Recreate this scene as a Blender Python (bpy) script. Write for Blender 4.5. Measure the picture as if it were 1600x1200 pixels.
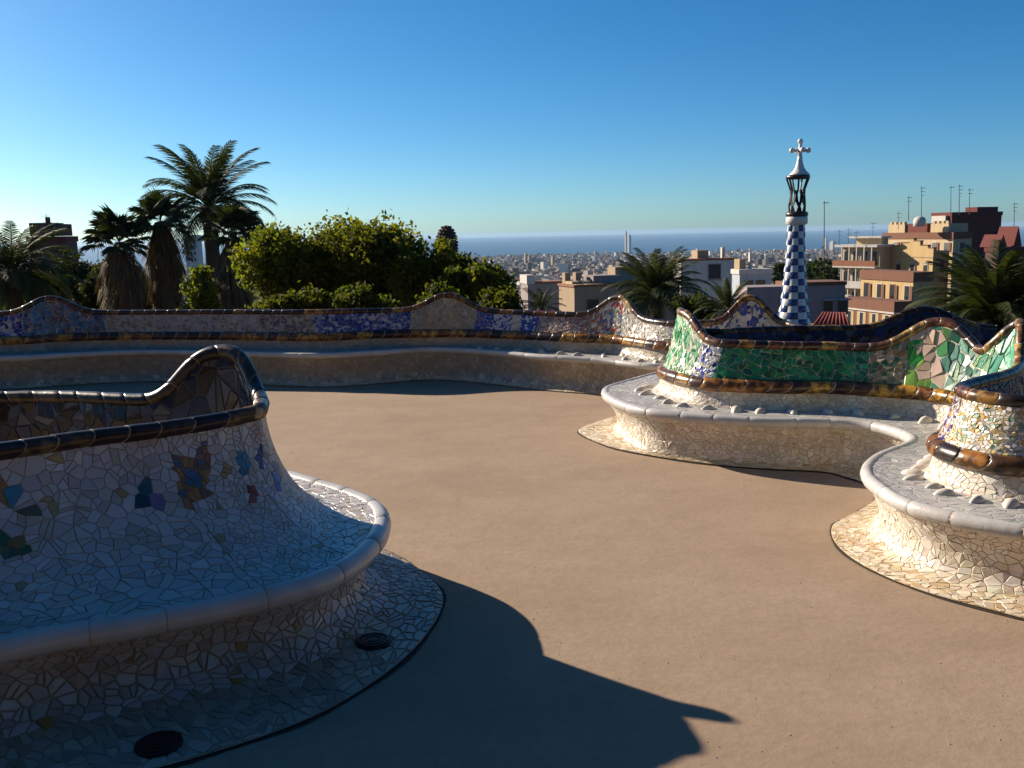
import bpy, math, random
import numpy as np
from mathutils import Matrix, Vector

for o in list(bpy.data.objects): bpy.data.objects.remove(o)
S = bpy.context.scene
C = S.collection
rng = random.Random(7)
nrg = np.random.default_rng(11)
R_ = math.radians

# ------------------------------------------------------------------ camera
FPX, EYE = 1450.0, 1.75
PITCH, ROLL = math.atan(235 / 1450), R_(-1.2)
CAMR = Matrix.Rotation(math.pi / 2 - PITCH, 3, 'X') @ Matrix.Rotation(ROLL, 3, 'Z')
cd = bpy.data.cameras.new('camera'); cam = bpy.data.objects.new('camera', cd); C.objects.link(cam)
cd.sensor_width = 36; cd.lens = FPX / 1600 * 36; cd.clip_start = 0.05; cd.clip_end = 400000
cam.matrix_world = Matrix.Translation((0, 0, EYE)) @ CAMR.to_4x4()
S.camera = cam

# ------------------------------------------------------------------ sky, sun, exposure
SUN = Vector((-1.84, 1.40, 1.0)).normalized()
W = bpy.data.worlds.new('World'); S.world = W; W.use_nodes = True
wn = W.node_tree; wn.nodes.clear()
wo = wn.nodes.new('ShaderNodeOutputWorld'); wb = wn.nodes.new('ShaderNodeBackground')
sk = wn.nodes.new('ShaderNodeTexSky'); sk.sky_type = 'NISHITA'; sk.sun_disc = False
sk.sun_elevation = math.asin(SUN.z); sk.sun_rotation = math.atan2(SUN.x, SUN.y)
sk.altitude = 150; sk.air_density = 0.72; sk.dust_density = 0.5; sk.ozone_density = 4.0
hs = wn.nodes.new('ShaderNodeHueSaturation'); hs.inputs['Saturation'].default_value = 1.18
wt = wn.nodes.new('ShaderNodeMix'); wt.data_type = 'RGBA'; wt.blend_type = 'MULTIPLY'; wt.inputs[0].default_value = 1; wt.inputs[7].default_value = (0.90, 1.13, 1.19, 1)
wn.links.new(sk.outputs[0], wt.inputs[6]); wn.links.new(wt.outputs[2], hs.inputs['Color']); wn.links.new(hs.outputs[0], wb.inputs[0])
wb.inputs[1].default_value = 0.05
wn.links.new(wb.outputs[0], wo.inputs[0])
sl = bpy.data.lights.new('sun', 'SUN'); sl.energy = 5.0; sl.angle = R_(0.5); sl.color = (1.0, 0.86, 0.68)
so = bpy.data.objects.new('sun', sl); C.objects.link(so)
so.rotation_euler = (-SUN).to_track_quat('-Z', 'Y').to_euler()
S.view_settings.view_transform = 'Standard'; S.view_settings.look = 'None'
S.view_settings.exposure = 0.95; S.view_settings.gamma = 1.0
S.view_settings.use_curve_mapping = False
try:
    S.cycles.volume_bounces = 0; S.cycles.max_bounces = 6; S.cycles.transparent_max_bounces = 12
except Exception: pass

# ------------------------------------------------------------------ pixel helpers (photo is 1600 x 1200)
def ray(px, py): return CAMR @ Vector(((px - 800) / FPX, -(py - 600) / FPX, -1))
def gp(px, py, z=0.0):
    d = ray(px, py); k = (z - EYE) / d.z
    return (d.x * k, d.y * k)
def at(px, py, Y):
    d = ray(px, py); k = Y / d.y
    return Vector((d.x * k, Y, EYE + d.z * k))
CRT = np.array(CAMR.transposed())
def project(P):
    c = (np.asarray(P) - np.array([0, 0, EYE])) @ CRT.T
    w = -c[..., 2]
    w = np.where(w < 0.05, 0.05, w)
    return np.stack([800 + FPX * c[..., 0] / w, 600 - FPX * c[..., 1] / w], -1), -c[..., 2]

# ------------------------------------------------------------------ object helpers
def tag(o, label=None, cat=None, group=None, kind=None):
    if label: o['label'] = label
    if cat: o['category'] = cat
    if group: o['group'] = group
    if kind: o['kind'] = kind
    return o
def empty(name, loc, label, cat, group=None):
    o = bpy.data.objects.new(name, None); C.objects.link(o); o.location = loc; o.empty_display_size = 0.2
    return tag(o, label, cat, group)
def link(name, me, parent=None, loc=None):
    o = bpy.data.objects.new(name, me); C.objects.link(o)
    if parent is not None: o.parent = parent
    if loc is not None: o.location = loc
    return o
def mesh(name, V, F, mat, cols=None, smooth=False, mats=None, mi=None):
    me = bpy.data.meshes.new(name)
    V = np.asarray(V, dtype=float)
    me.from_pydata(V.tolist() if len(V) else [], [], F if isinstance(F, list) else F.tolist())
    for m in (mats or [mat]): me.materials.append(m)
    if mi is not None: me.polygons.foreach_set('material_index', mi)
    if smooth: me.polygons.foreach_set('use_smooth', [True] * len(me.polygons))
    if cols is not None:
        a = me.attributes.new('Col', 'FLOAT_COLOR', 'FACE')
        c = np.ones((len(me.polygons), 4)); c[:, :3] = np.asarray(cols)[:len(me.polygons), :3]
        a.data.foreach_set('color', c.ravel())
    me.update()
    return me
class MB:
    """collects shapes in world coordinates; build() makes one mesh object relative to its parent"""
    def __init__(s): s.v = []; s.f = []; s.c = []; s.col = None
    def add(s, V, F):
        n = len(s.v); s.v += [tuple(p) for p in V]; s.f += [tuple(i + n for i in f) for f in F]
        if s.col is not None: s.c += [s.col] * len(F)
        return s
    def obox(s, o, ex, ey, ez):
        o, ex, ey, ez = map(Vector, (o, ex, ey, ez))
        V = [o + ex * i + ey * j + ez * k for k in (0, 1) for j in (0, 1) for i in (0, 1)]
        F = [(0, 2, 3, 1), (4, 5, 7, 6), (0, 1, 5, 4), (2, 6, 7, 3), (0, 4, 6, 2), (1, 3, 7, 5)]
        if ex.cross(ey).dot(ez) < 0: F = [f[::-1] for f in F]
        return s.add(V, F)
    def box(s, x0, x1, y0, y1, z0, z1): return s.obox((x0, y0, z0), (x1 - x0, 0, 0), (0, y1 - y0, 0), (0, 0, z1 - z0))
    def tube(s, pts, rad, n=8, caps=True):
        pts = [Vector(p) for p in pts]; rad = rad if isinstance(rad, (list, tuple)) else [rad] * len(pts)
        V = []; F = []
        for i, p in enumerate(pts):
            t = (pts[min(i + 1, len(pts) - 1)] - pts[max(i - 1, 0)]).normalized()
            a = t.orthogonal() if abs(t.z) > 0.9 else t.cross(Vector((0, 0, 1)))
            if abs(t.z) > 0.9: a = Vector((1, 0, 0)) - t * t.x
            a.normalize(); b = t.cross(a)
            for k in range(n):
                th = 2 * math.pi * k / n; V.append(p + (a * math.cos(th) + b * math.sin(th)) * rad[i])
        for i in range(len(pts) - 1):
            for k in range(n):
                F.append((i * n + k, i * n + (k + 1) % n, (i + 1) * n + (k + 1) % n, (i + 1) * n + k))
        if caps: F.append(tuple(range(n))[::-1]); F.append(tuple((len(pts) - 1) * n + k for k in range(n)))
        return s.add(V, F)
    def lathe(s, c, prof, n=16):
        V = []; F = []
        for r, z in prof:
            for k in range(n):
                th = 2 * math.pi * k / n; V.append((c[0] + r * math.cos(th), c[1] + r * math.sin(th), c[2] + z))
        for i in range(len(prof) - 1):
            for k in range(n): F.append((i * n + k, i * n + (k + 1) % n, (i + 1) * n + (k + 1) % n, (i + 1) * n + k))
        F.append(tuple(range(n))[::-1]); F.append(tuple((len(prof) - 1) * n + k for k in range(n)))
        return s.add(V, F)
    def build(s, name, mat, parent=None, smooth=False, loc=None):
        off = np.array(parent.location if parent is not None else (loc if loc is not None else (0, 0, 0)))
        if parent is not None and parent.parent is not None: off = off + np.array(parent.parent.location)
        me = mesh(name, np.array(s.v) - off, s.f, mat, s.c if s.c else None, smooth)
        return link(name, me, parent, None if parent is not None else off)

# ------------------------------------------------------------------ materials
def nmat(name):
    m = bpy.data.materials.new(name); m.use_nodes = True
    nt = m.node_tree; b = nt.nodes['Principled BSDF']
    return m, nt, b
def node(nt, t, **kw):
    n = nt.nodes.new(t)
    for k, v in kw.items():
        if k in n.inputs: n.inputs[k].default_value = v
        else: setattr(n, k, v)
    return n
def ramp(nt, fac, stops):
    r = nt.nodes.new('ShaderNodeValToRGB'); e = r.color_ramp.elements
    while len(e) < len(stops): e.new(0.5)
    for i, (p, c) in enumerate(stops): e[i].position = p; e[i].color = (*c, 1)
    nt.links.new(fac, r.inputs[0]); return r.outputs[0]
def mixc(nt, fac, a, b, mode='MIX'):
    m = nt.nodes.new('ShaderNodeMix'); m.data_type = 'RGBA'; m.blend_type = mode
    for s, v in ((m.inputs[0], fac), (m.inputs[6], a), (m.inputs[7], b)):
        if isinstance(v, bpy.types.NodeSocket): nt.links.new(v, s)
        elif isinstance(v, (int, float)): s.default_value = v
        else: s.default_value = (*v, 1)
    return m.outputs[2]
def coords(nt): return nt.nodes.new('ShaderNodeNewGeometry').outputs['Position']
def noise(nt, scale, detail=4, rough=0.6, vec=None):
    n = node(nt, 'ShaderNodeTexNoise', Scale=scale, Detail=detail, Roughness=rough)
    nt.links.new(vec if vec is not None else coords(nt), n.inputs['Vector']); return n.outputs['Fac']
def bump(nt, b, h, strength=0.3, dist=0.01):
    n = node(nt, 'ShaderNodeBump', Strength=strength, Distance=dist)
    nt.links.new(h, n.inputs['Height']); nt.links.new(n.outputs[0], b.inputs['Normal'])
def plain(name, col, rough=0.7, var=0.25, scale=6.0, bmp=0.0, metal=0.0):
    m, nt, b = nmat(name)
    f = noise(nt, scale)
    c = mixc(nt, f, [x * (1 - var) for x in col], [min(1, x * (1 + var)) for x in col])
    nt.links.new(c, b.inputs['Base Color']); b.inputs['Roughness'].default_value = rough; b.inputs['Metallic'].default_value = metal
    if bmp: bump(nt, b, noise(nt, scale * 6), bmp, 0.02)
    return m
def colmat(name, rough=0.2, dirt=0.35, dirtcol=(0.16, 0.10, 0.05), dscale=9.0, dlo=0.5, dhi=0.72, spec=0.5):
    """glazed ceramic: colour from the face attribute, blotchy dirt, faint unevenness"""
    m, nt, b = nmat(name)
    a = nt.nodes.new('ShaderNodeAttribute'); a.attribute_name = 'Col'
    f = noise(nt, dscale, 6, 0.65)
    mr = node(nt, 'ShaderNodeMapRange'); mr.inputs[1].default_value = dlo; mr.inputs[2].default_value = dhi; mr.inputs[4].default_value = dirt
    nt.links.new(f, mr.inputs[0])
    nt.links.new(mixc(nt, mr.outputs[0], a.outputs['Color'], dirtcol), b.inputs['Base Color'])
    r = node(nt, 'ShaderNodeMapRange'); r.inputs[3].default_value = rough; r.inputs[4].default_value = rough + 0.3
    nt.links.new(noise(nt, 25, 3), r.inputs[0]); nt.links.new(r.outputs[0], b.inputs['Roughness'])
    b.inputs['Specular IOR Level'].default_value = spec
    bump(nt, b, noise(nt, 55, 2), 0.15, 0.004)
    return m
def glaze(name):
    """tortoiseshell roll tiles"""
    m, nt, b = nmat(name)
    a = nt.nodes.new('ShaderNodeAttribute'); a.attribute_name = 'Col'
    f = noise(nt, 16, 5, 0.6)
    k = ramp(nt, f, [(0.44, (0, 0, 0)), (0.58, (1, 1, 1))])
    c = mixc(nt, k, mixc(nt, 0.82, a.outputs['Color'], (0.012, 0.006, 0.004)), a.outputs['Color'])
    nt.links.new(c, b.inputs['Base Color']); b.inputs['Roughness'].default_value = 0.3
    bump(nt, b, noise(nt, 22, 3), 0.25, 0.006)
    return m
M = {}
M['tile'] = colmat('glazed_tile', 0.22, 0.5, (0.34, 0.22, 0.11), 3.2, 0.54, 0.74)
M['mosaic'] = colmat('mosaic_tile', 0.10, 0.25)
M['glaze'] = glaze('tortoiseshell_glaze')
M['grout'] = plain('ochre_grout', (0.50, 0.34, 0.20), 0.9, 0.4, 14, 0.4)
M['grout_pale'] = plain('pale_grout', (0.50, 0.44, 0.36), 0.9, 0.3, 14, 0.4)
M['grout_l'] = plain('sandy_grout', (0.40, 0.29, 0.20), 0.9, 0.35, 12, 0.4)
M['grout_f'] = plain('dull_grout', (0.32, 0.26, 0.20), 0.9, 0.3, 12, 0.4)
M['rim'] = plain('rim_ceramic', (0.47, 0.45, 0.43), 0.32, 0.32, 6, 0.12)
M['knob'] = plain('knob_ceramic', (0.62, 0.56, 0.48), 0.35, 0.25, 18)
M['outer'] = plain('rough_back_plaster', (0.12, 0.10, 0.09), 0.9, 0.4, 8, 0.4)
M['joint'] = plain('dark_joint', (0.035, 0.026, 0.02), 1.0, 0.4, 30)
M['iron'] = plain('cast_iron', (0.02, 0.02, 0.022), 0.45, 0.4, 30, 0.2, 0.6)

def sand_material():
    m, nt, b = nmat('compacted_sand')
    mp = node(nt, 'ShaderNodeMapping'); mp.inputs['Scale'].default_value = (0.7, 1.2, 1)
    nt.links.new(coords(nt), mp.inputs[0])
    n1 = noise(nt, 1.1, 7, 0.62, mp.outputs[0]); n2 = noise(nt, 26, 6, 0.7); n3 = noise(nt, 160, 3, 0.7); n4 = noise(nt, 5.0, 6, 0.6)
    c = ramp(nt, n1, [(0.28, (0.296, 0.212, 0.149)), (0.5, (0.346, 0.253, 0.181)), (0.72, (0.380, 0.284, 0.208))])
    c = mixc(nt, ramp(nt, n4, [(0.36, (0, 0, 0)), (0.62, (1, 1, 1))]), mixc(nt, 0.25, c, (0.235, 0.165, 0.11)), c)
    c = mixc(nt, ramp(nt, n2, [(0.32, (0, 0, 0)), (0.6, (1, 1, 1))]), mixc(nt, 0.4, c, (0.24, 0.17, 0.115)), c)
    c = mixc(nt, ramp(nt, n3, [(0.68, (0, 0, 0)), (0.76, (0.7, 0.7, 0.7))]), c, (0.15, 0.105, 0.07))
    nt.links.new(c, b.inputs['Base Color']); b.inputs['Roughness'].default_value = 0.95
    b.inputs['Specular IOR Level'].default_value = 0.15
    h = node(nt, 'ShaderNodeMath', operation='MULTIPLY_ADD'); h.inputs[1].default_value = 0.35
    nt.links.new(n3, h.inputs[0]); nt.links.new(n2, h.inputs[2])
    h2 = node(nt, 'ShaderNodeMath', operation='MULTIPLY_ADD'); h2.inputs[1].default_value = 1.6
    nt.links.new(n4, h2.inputs[0]); nt.links.new(h.outputs[0], h2.inputs[2])
    bump(nt, b, h2.outputs[0], 0.28, 0.009)
    return m
M['sand'] = sand_material()

# ------------------------------------------------------------------ mosaic: broken-tile cells
def voronoi(s0, s1, q0, q1, size, grout, r, drop=0.2, jit=0.55):
    nx = max(1, round((s1 - s0) / size)); ny = max(1, round((q1 - q0) / size))
    dx = (s1 - s0) / nx; dy = (q1 - q0) / ny
    P = {}
    for i in range(-2, nx + 2):
        for j in range(-2, ny + 2):
            if 0 <= i < nx and r.random() < drop: continue
            P[i, j] = (s0 + (i + 0.5 + (0.25 if j % 2 else -0.25) + r.uniform(-jit, jit)) * dx, q0 + (j + 0.5 + r.uniform(-jit, jit)) * dy)
    out = []
    g = grout / 2
    for (i, j), (x, y) in P.items():
        if not (-1 <= i <= nx and -1 <= j <= ny): continue
        poly = [(max(s0 + g, x - 1.5 * dx), max(q0 + g, y - 1.5 * dy)), (min(s1 - g, x + 1.5 * dx), max(q0 + g, y - 1.5 * dy)),
                (min(s1 - g, x + 1.5 * dx), min(q1 - g, y + 1.5 * dy)), (max(s0 + g, x - 1.5 * dx), min(q1 - g, y + 1.5 * dy))]
        if poly[0][0] >= poly[1][0] or poly[0][1] >= poly[2][1]: continue
        for di in (0, -1, 1, -2, 2):
            for dj in (0, -1, 1, -2, 2):
                if di == 0 and dj == 0: continue
                b = P.get((i + di, j + dj))
                if b is None: continue
                nx_, ny_ = b[0] - x, b[1] - y; L = math.hypot(nx_, ny_)
                if L < 1e-6: continue
                nx_ /= L; ny_ /= L; lim = L / 2 - g
                d = [(p[0] - x) * nx_ + (p[1] - y) * ny_ - lim for p in poly]
                if max(d) <= 0: continue
                new = []
                for k in range(len(poly)):
                    a, c, da, dc = poly[k - 1], poly[k], d[k - 1], d[k]
                    if (da < 0) != (dc < 0):
                        t = da / (da - dc); new.append((a[0] + (c[0] - a[0]) * t, a[1] + (c[1] - a[1]) * t))
                    if dc <= 0: new.append(c)
                poly = new
                if len(poly) < 3: break
            if len(poly) < 3: break
        if len(poly) < 3: continue
        A = 0.5 * abs(sum(poly[k - 1][0] * poly[k][1] - poly[k][0] * poly[k - 1][1] for k in range(len(poly))))
        if A < 0.08 * size * size: continue
        parts_ = [poly]
        if A > 0.7 * size * size and r.random() < 0.42:          # broken across by hand
            mx_ = sum(p[0] for p in poly) / len(poly); my_ = sum(p[1] for p in poly) / len(poly); th = r.uniform(0, math.pi)
            parts_ = []
            for sg in (1, -1):
                ax_, ay_ = math.cos(th) * sg, math.sin(th) * sg; d = [(p[0] - mx_) * ax_ + (p[1] - my_) * ay_ + g for p in poly]; new = []
                for k in range(len(poly)):
                    a, c, da, dc = poly[k - 1], poly[k], d[k - 1], d[k]
                    if (da < 0) != (dc < 0):
                        t = da / (da - dc); new.append((a[0] + (c[0] - a[0]) * t, a[1] + (c[1] - a[1]) * t))
                    if dc <= 0: new.append(c)
                if len(new) > 2: parts_.append(new)
        for poly in parts_:
          cp = [poly[0]]                                   # drop near-duplicate corners
          for p in poly[1:]:
            if math.hypot(p[0] - cp[-1][0], p[1] - cp[-1][1]) > size * 0.06: cp.append(p)
          if len(cp) > 2: out.append(cp)
    return out

class Zone:
    """a strip of bench surface: grid[nu, nq, 3]; s runs along the bench, q across"""
    def __init__(z, grid):
        z.g = grid; nu, nq, _ = grid.shape
        d = np.linalg.norm(np.diff(grid, axis=1), axis=2).mean(0)
        z.q = np.concatenate([[0], np.cumsum(d)]); z.Q = z.q[-1]
        mid = grid[:, nq // 2]
        z.s = np.concatenate([[0], np.cumsum(np.linalg.norm(np.diff(mid, axis=0), axis=1))]); z.L = z.s[-1]
        du = np.gradient(grid, axis=0); dv = np.gradient(grid, axis=1)
        n = np.cross(du, dv); n /= np.maximum(np.linalg.norm(n, axis=2, keepdims=True), 1e-9); z.n = n
    def ev(z, s, q):
        nu, nq, _ = z.g.shape
        fu = np.interp(s, z.s, np.arange(nu)); fq = np.interp(q, z.q, np.arange(nq))
        i = np.clip(fu.astype(int), 0, nu - 2); j = np.clip(fq.astype(int), 0, nq - 2); a = (fu - i)[:, None]; b = (fq - j)[:, None]
        def L(G): return (G[i, j] * (1 - a) + G[i + 1, j] * a) * (1 - b) + (G[i, j + 1] * (1 - a) + G[i + 1, j + 1] * a) * b
        return L(z.g), L(z.n)
    def mesh(z, name, mat, flip):
        nu, nq, _ = z.g.shape
        idx = np.arange(nu * nq).reshape(nu, nq)
        F = np.stack([idx[:-1, :-1], idx[1:, :-1], idx[1:, 1:], idx[:-1, 1:]], -1).reshape(-1, 4)
        if flip: F = F[:, ::-1]
        return mesh(name, z.g.reshape(-1, 3), F.tolist(), mat, smooth=True)

def tiles_on(z, cells, colour, sign, thick=0.004, tilt=0.03, r=rng):
    """-> list of (verts, faces, colour, area_px) for every cell"""
    sq = []; meta = []
    for c in cells:
        cx = sum(p[0] for p in c) / len(c); cy = sum(p[1] for p in c) / len(c)
        ta, tb = r.gauss(0, tilt), r.gauss(0, tilt)
        rings = []
        for k, h in ((1.0, -0.002), (1.0, thick * 0.6), (0.93, thick)):
            for p in c:
                x, y = cx + (p[0] - cx) * k, cy + (p[1] - cy) * k
                rings.append((x, y, h + (ta * (x - cx) + tb * (y - cy) if h > 0 else 0)))
        meta.append((len(c), cx, cy)); sq += rings
    if not sq: return []
    A = np.array(sq); P, N = z.ev(A[:, 0], A[:, 1]); P = P + N * (A[:, 2] * sign)[:, None]
    px, dep = project(P)
    out = []; k = 0
    cam_p = np.array([0, 0, EYE])
    for n, cx, cy in meta:
        v = P[k:k + 3 * n]; top = px[k + 2 * n:k + 3 * n]; nn = N[k] * sign; vis = np.dot(cam_p - v[0], nn) > 0 and dep[k] > 0.3
        area = 0.5 * abs(np.sum(top[:, 0] * np.roll(top[:, 1], 1) - top[:, 1] * np.roll(top[:, 0], 1))) if vis else 0
        m = top.mean(0)
        if not (-10 < m[0] < 1610 and -10 < m[1] < 1210): area = 0
        f = []
        for a in range(n):
            b = (a + 1) % n
            f.append((a, b, n + b, n + a)); f.append((n + a, n + b, 2 * n + b, 2 * n + a))
        f.append(tuple(range(2 * n, 3 * n)))
        if sign < 0: f = [q[::-1] for q in f]
        out.append((v, f, colour(cx, cy, m), area)); k += 3 * n
    return out

def emit_tiles(root, tiles, mat, keep=300, name='tile', rest='mosaic_field', thresh=60, part=None):
    """the largest in view become objects, the others one part"""
    order = sorted(range(len(tiles)), key=lambda i: -tiles[i][3])
    own = set(i for i in order[:keep] if tiles[i][3] > thresh)
    off = np.array(root.location)
    V = []; F = []; cl = []; n = 0
    for i, (v, f, c, a) in enumerate(tiles):
        if i in own:
            ctr = v.mean(0)
            o = link(name, mesh(name, v - ctr, f, mat, [c] * len(f)), part or root); o.location = Vector(ctr - off)
        else:
            V.append(v); F += [tuple(q + n for q in g) for g in f]; cl += [c] * len(f); n += len(v)
    if V:
        o = link(rest, mesh(rest, np.concatenate(V) - off, F, mat, cl), part or root); o['kind'] = 'stuff'

# ------------------------------------------------------------------ serpentine bench
def catmull(P, t):
    P = np.asarray(P, float); n = len(P); i = np.clip(np.floor(t).astype(int), 0, n - 2); f = (t - i)[:, None]
    g = lambda k: P[np.clip(k, 0, n - 1)]
    p0, p1, p2, p3 = g(i - 1), g(i), g(i + 1), g(i + 2)
    return 0.5 * (2 * p1 + (p2 - p0) * f + (2 * p0 - 5 * p1 + 4 * p2 - p3) * f ** 2 + (3 * p1 - p0 - 3 * p2 + p3) * f ** 3)
def smooth1(a, k):
    if k < 1: return a
    w = np.hanning(2 * k + 3)[1:-1]; w /= w.sum()
    p = np.pad(a, [(k, k)] + [(0, 0)] * (a.ndim - 1), mode='edge')
    if a.ndim == 1: return np.convolve(p, w, 'valid')
    return np.stack([np.convolve(p[:, c], w, 'valid') for c in range(a.shape[1])], 1)

class Bench:
    def __init__(b, st, bumps, step=0.03, rimh=0.40, sm=4):
        # st: (rail xy, rail height, rim xy, apron xy)
        n = len(st); t = np.linspace(0, n - 1, (n - 1) * 40 + 1)
        rail = catmull([s[0] for s in st], t); rim = catmull([s[2] for s in st], t); ap = catmull([s[3] for s in st], t)
        hh = np.interp(t, np.arange(n), [s[1] for s in st])
        m = 0.4 * rail + 0.6 * rim
        L = np.concatenate([[0], np.cumsum(np.linalg.norm(np.diff(m, axis=0), axis=1))])
        u = np.linspace(0, L[-1], int(L[-1] / step) + 1)
        I = lambda A: np.stack([np.interp(u, L, A[:, k]) for k in (0, 1)], 1)
        b.t = np.interp(u, L, t); b.rail = smooth1(I(rail), sm); b.rim = smooth1(I(rim), sm); b.ap = smooth1(I(ap), sm)
        b.R = smooth1(np.interp(u, L, hh), 8); b.u = u; b.L = L[-1]; b.r = rimh; b.neck = 0.80
        rl = np.concatenate([[0], np.cumsum(np.linalg.norm(np.diff(b.rail, axis=0), axis=1))]); b.rl = rl
        for c, sg, amp, *ex in bumps:
            x0 = np.interp(c, b.t, rl); d = (rl - x0) / sg
            b.R = b.R + amp * np.exp(-0.5 * np.abs(d) ** (ex[0] if ex else 2.2))
        b.w = np.linalg.norm(b.rim - b.rail, axis=1)
    def pt(b, tt, z):
        tt = np.broadcast_to(tt, b.u.shape)[:, None]; xy = b.rail + (b.rim - b.rail) * tt
        return np.concatenate([xy, np.broadcast_to(z, b.u.shape)[:, None]], 1)
    def s_of(b, zone, t):                               # station index -> s in a zone
        return float(np.interp(np.interp(t, b.t, np.arange(len(b.t))), np.arange(len(zone.s)), zone.s))
    def base_zone(b, rr):
        rows = []; zt = b.r - rr * 1.2
        neck = b.neck
        # outward direction and foot
        dirA = b.ap - (b.rail + (b.rim - b.rail) * neck); dA = np.linalg.norm(dirA, axis=1)
        foot = np.minimum(0.5 * dA, 0.15)
        nxy = b.rail + (b.rim - b.rail) * neck; un = dirA / np.maximum(dA, 1e-6)[:, None]
        for z in np.linspace(zt, 0.13, 9):
            k = max(0, (z - 0.13) / (zt - 0.13)); rows.append(b.pt(neck + (1.0 - neck) * k ** 1.7, z))
        for z in np.linspace(0.115, 0.022, 7):
            k = (0.13 - z) / 0.108
            xy = nxy + un * (foot * (1 - math.sqrt(max(0, 1 - k ** 2.0))) )[:, None]
            rows.append(np.concatenate([xy, np.full((len(xy), 1), z)], 1))
        f0 = rows[-1][:, :2]
        for k in (0.12, 0.35, 0.7, 1.0):
            xy = f0 + (b.ap - f0) * k; rows.append(np.concatenate([xy, np.full((len(xy), 1), 0.022 - 0.012 * k)], 1))
        return Zone(np.stack(rows, 1))
    def sweep(b, root, name, mat, centre, rad, seglen, gap, skew, palette, squash=1.0, inner=None, rnd=rng, nth=12, lo=0, hi=None, lab=None):
        """row of roll-tile pieces round a centre line (arrays per u)"""
        c = centre; T = np.gradient(c, axis=0); T /= np.linalg.norm(T, axis=1, keepdims=True)
        side = np.concatenate([b.rim - b.rail, np.zeros((len(b.u), 1))], 1)
        side -= T * np.sum(side * T, 1, keepdims=True); side /= np.linalg.norm(side, axis=1, keepdims=True)
        up = np.cross(side, T); up *= np.sign(up[:, 2:3])
        s = np.concatenate([[0], np.cumsum(np.linalg.norm(np.diff(c, axis=0), axis=1))])
        idx = np.arange(len(s)); th = np.arange(nth) * 2 * math.pi / nth
        def ring(sv, r):
            sv = np.clip(sv, 0, s[-1]); fi = np.interp(sv, s, idx); i = np.minimum(fi.astype(int), len(s) - 2); a = (fi - i)[:, None]
            g = lambda A: A[i] * (1 - a) + A[i + 1] * a
            return g(c) + g(side) * (np.cos(th) * r)[:, None] + g(up) * (np.sin(th) * r * squash)[:, None]
        off = np.array(root.location)
        n = max(1, int(s[-1] / seglen)); p = 0.0
        F0 = []
        for k in range(8):
            for q in range(nth): F0.append((k * nth + q, k * nth + (q + 1) % nth, (k + 1) * nth + (q + 1) % nth, (k + 1) * nth + q))
        hi = s[-1] if hi is None else hi
        while p < s[-1] - seglen * 0.4:
            L = seglen * rnd.uniform(0.8, 1.25); a0, a1 = p + gap / 2, min(p + L - gap / 2, s[-1]); p += L
            if a1 < lo or a0 > hi: continue
            sk = skew * np.cos(th - 0.6)
            taper = rnd.uniform(0.0, 0.07)
            rr = [0.93, 0.985] + [1.0] * 5 + [0.99, 0.93]
            ss = [0.0, 0.03, 0.2, 0.4, 0.6, 0.8, 0.92, 0.97, 1.0]
            V = np.concatenate([ring(a0 + (a1 - a0) * f + sk, rad * q * (1 - taper * f)) for f, q in zip(ss, rr)])
            ctr = V.mean(0); col = rnd.choice(palette) if palette else None
            me = mesh(name, V - ctr, F0, mat, [col] * len(F0) if col else None, True)
            o = link(name, me, root); o.location = Vector(ctr - off)
            if p > hi: break
        # mortar core
        rows = np.stack([c + side * math.cos(a) * rad * 0.9 + up * math.sin(a) * rad * 0.9 * squash for a in np.linspace(0, 2 * math.pi, 11)], 1)
        me = Zone(rows - off).mesh(name + '_bed', inner or M['grout_pale'], False); link(name + '_bed', me, root)

def jitter(c, k, r=rng):
    f = 1 + r.uniform(-k, k); return tuple(max(0.0, min(0.9, x * f * (1 + r.uniform(-k, k) * 0.4))) for x in c)
CAP = [(0.30, 0.16, 0.035), (0.16, 0.055, 0.018), (0.05, 0.022, 0.012), (0.22, 0.10, 0.03), (0.34, 0.21, 0.05), (0.03, 0.018, 0.014), (0.12, 0.05, 0.02)]
BOL = [(0.42, 0.21, 0.03), (0.22, 0.085, 0.02), (0.10, 0.045, 0.018), (0.03, 0.018, 0.014), (0.50, 0.28, 0.05), (0.30, 0.12, 0.02)]
CAPD = [(0.07, 0.035, 0.018), (0.035, 0.018, 0.012), (0.16, 0.09, 0.03), (0.02, 0.012, 0.012), (0.11, 0.06, 0.02)]
WHITE = (0.60, 0.56, 0.50)

def P(px, py, z=None): return gp(px, py, z)
def rim(px, py): return gp(px, py, 0.40)
def off_apron(rail, rm, k): # apron past the rim by k metres
    d = Vector((rm[0] - rail[0], rm[1] - rail[1])).normalized(); return (rm[0] + d.x * k, rm[1] + d.y * k)
def st(rail, h, rm, ap=None, k=0.05):
    return (rail, h, rm, ap if ap else off_apron(rail, rm, k))

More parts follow.
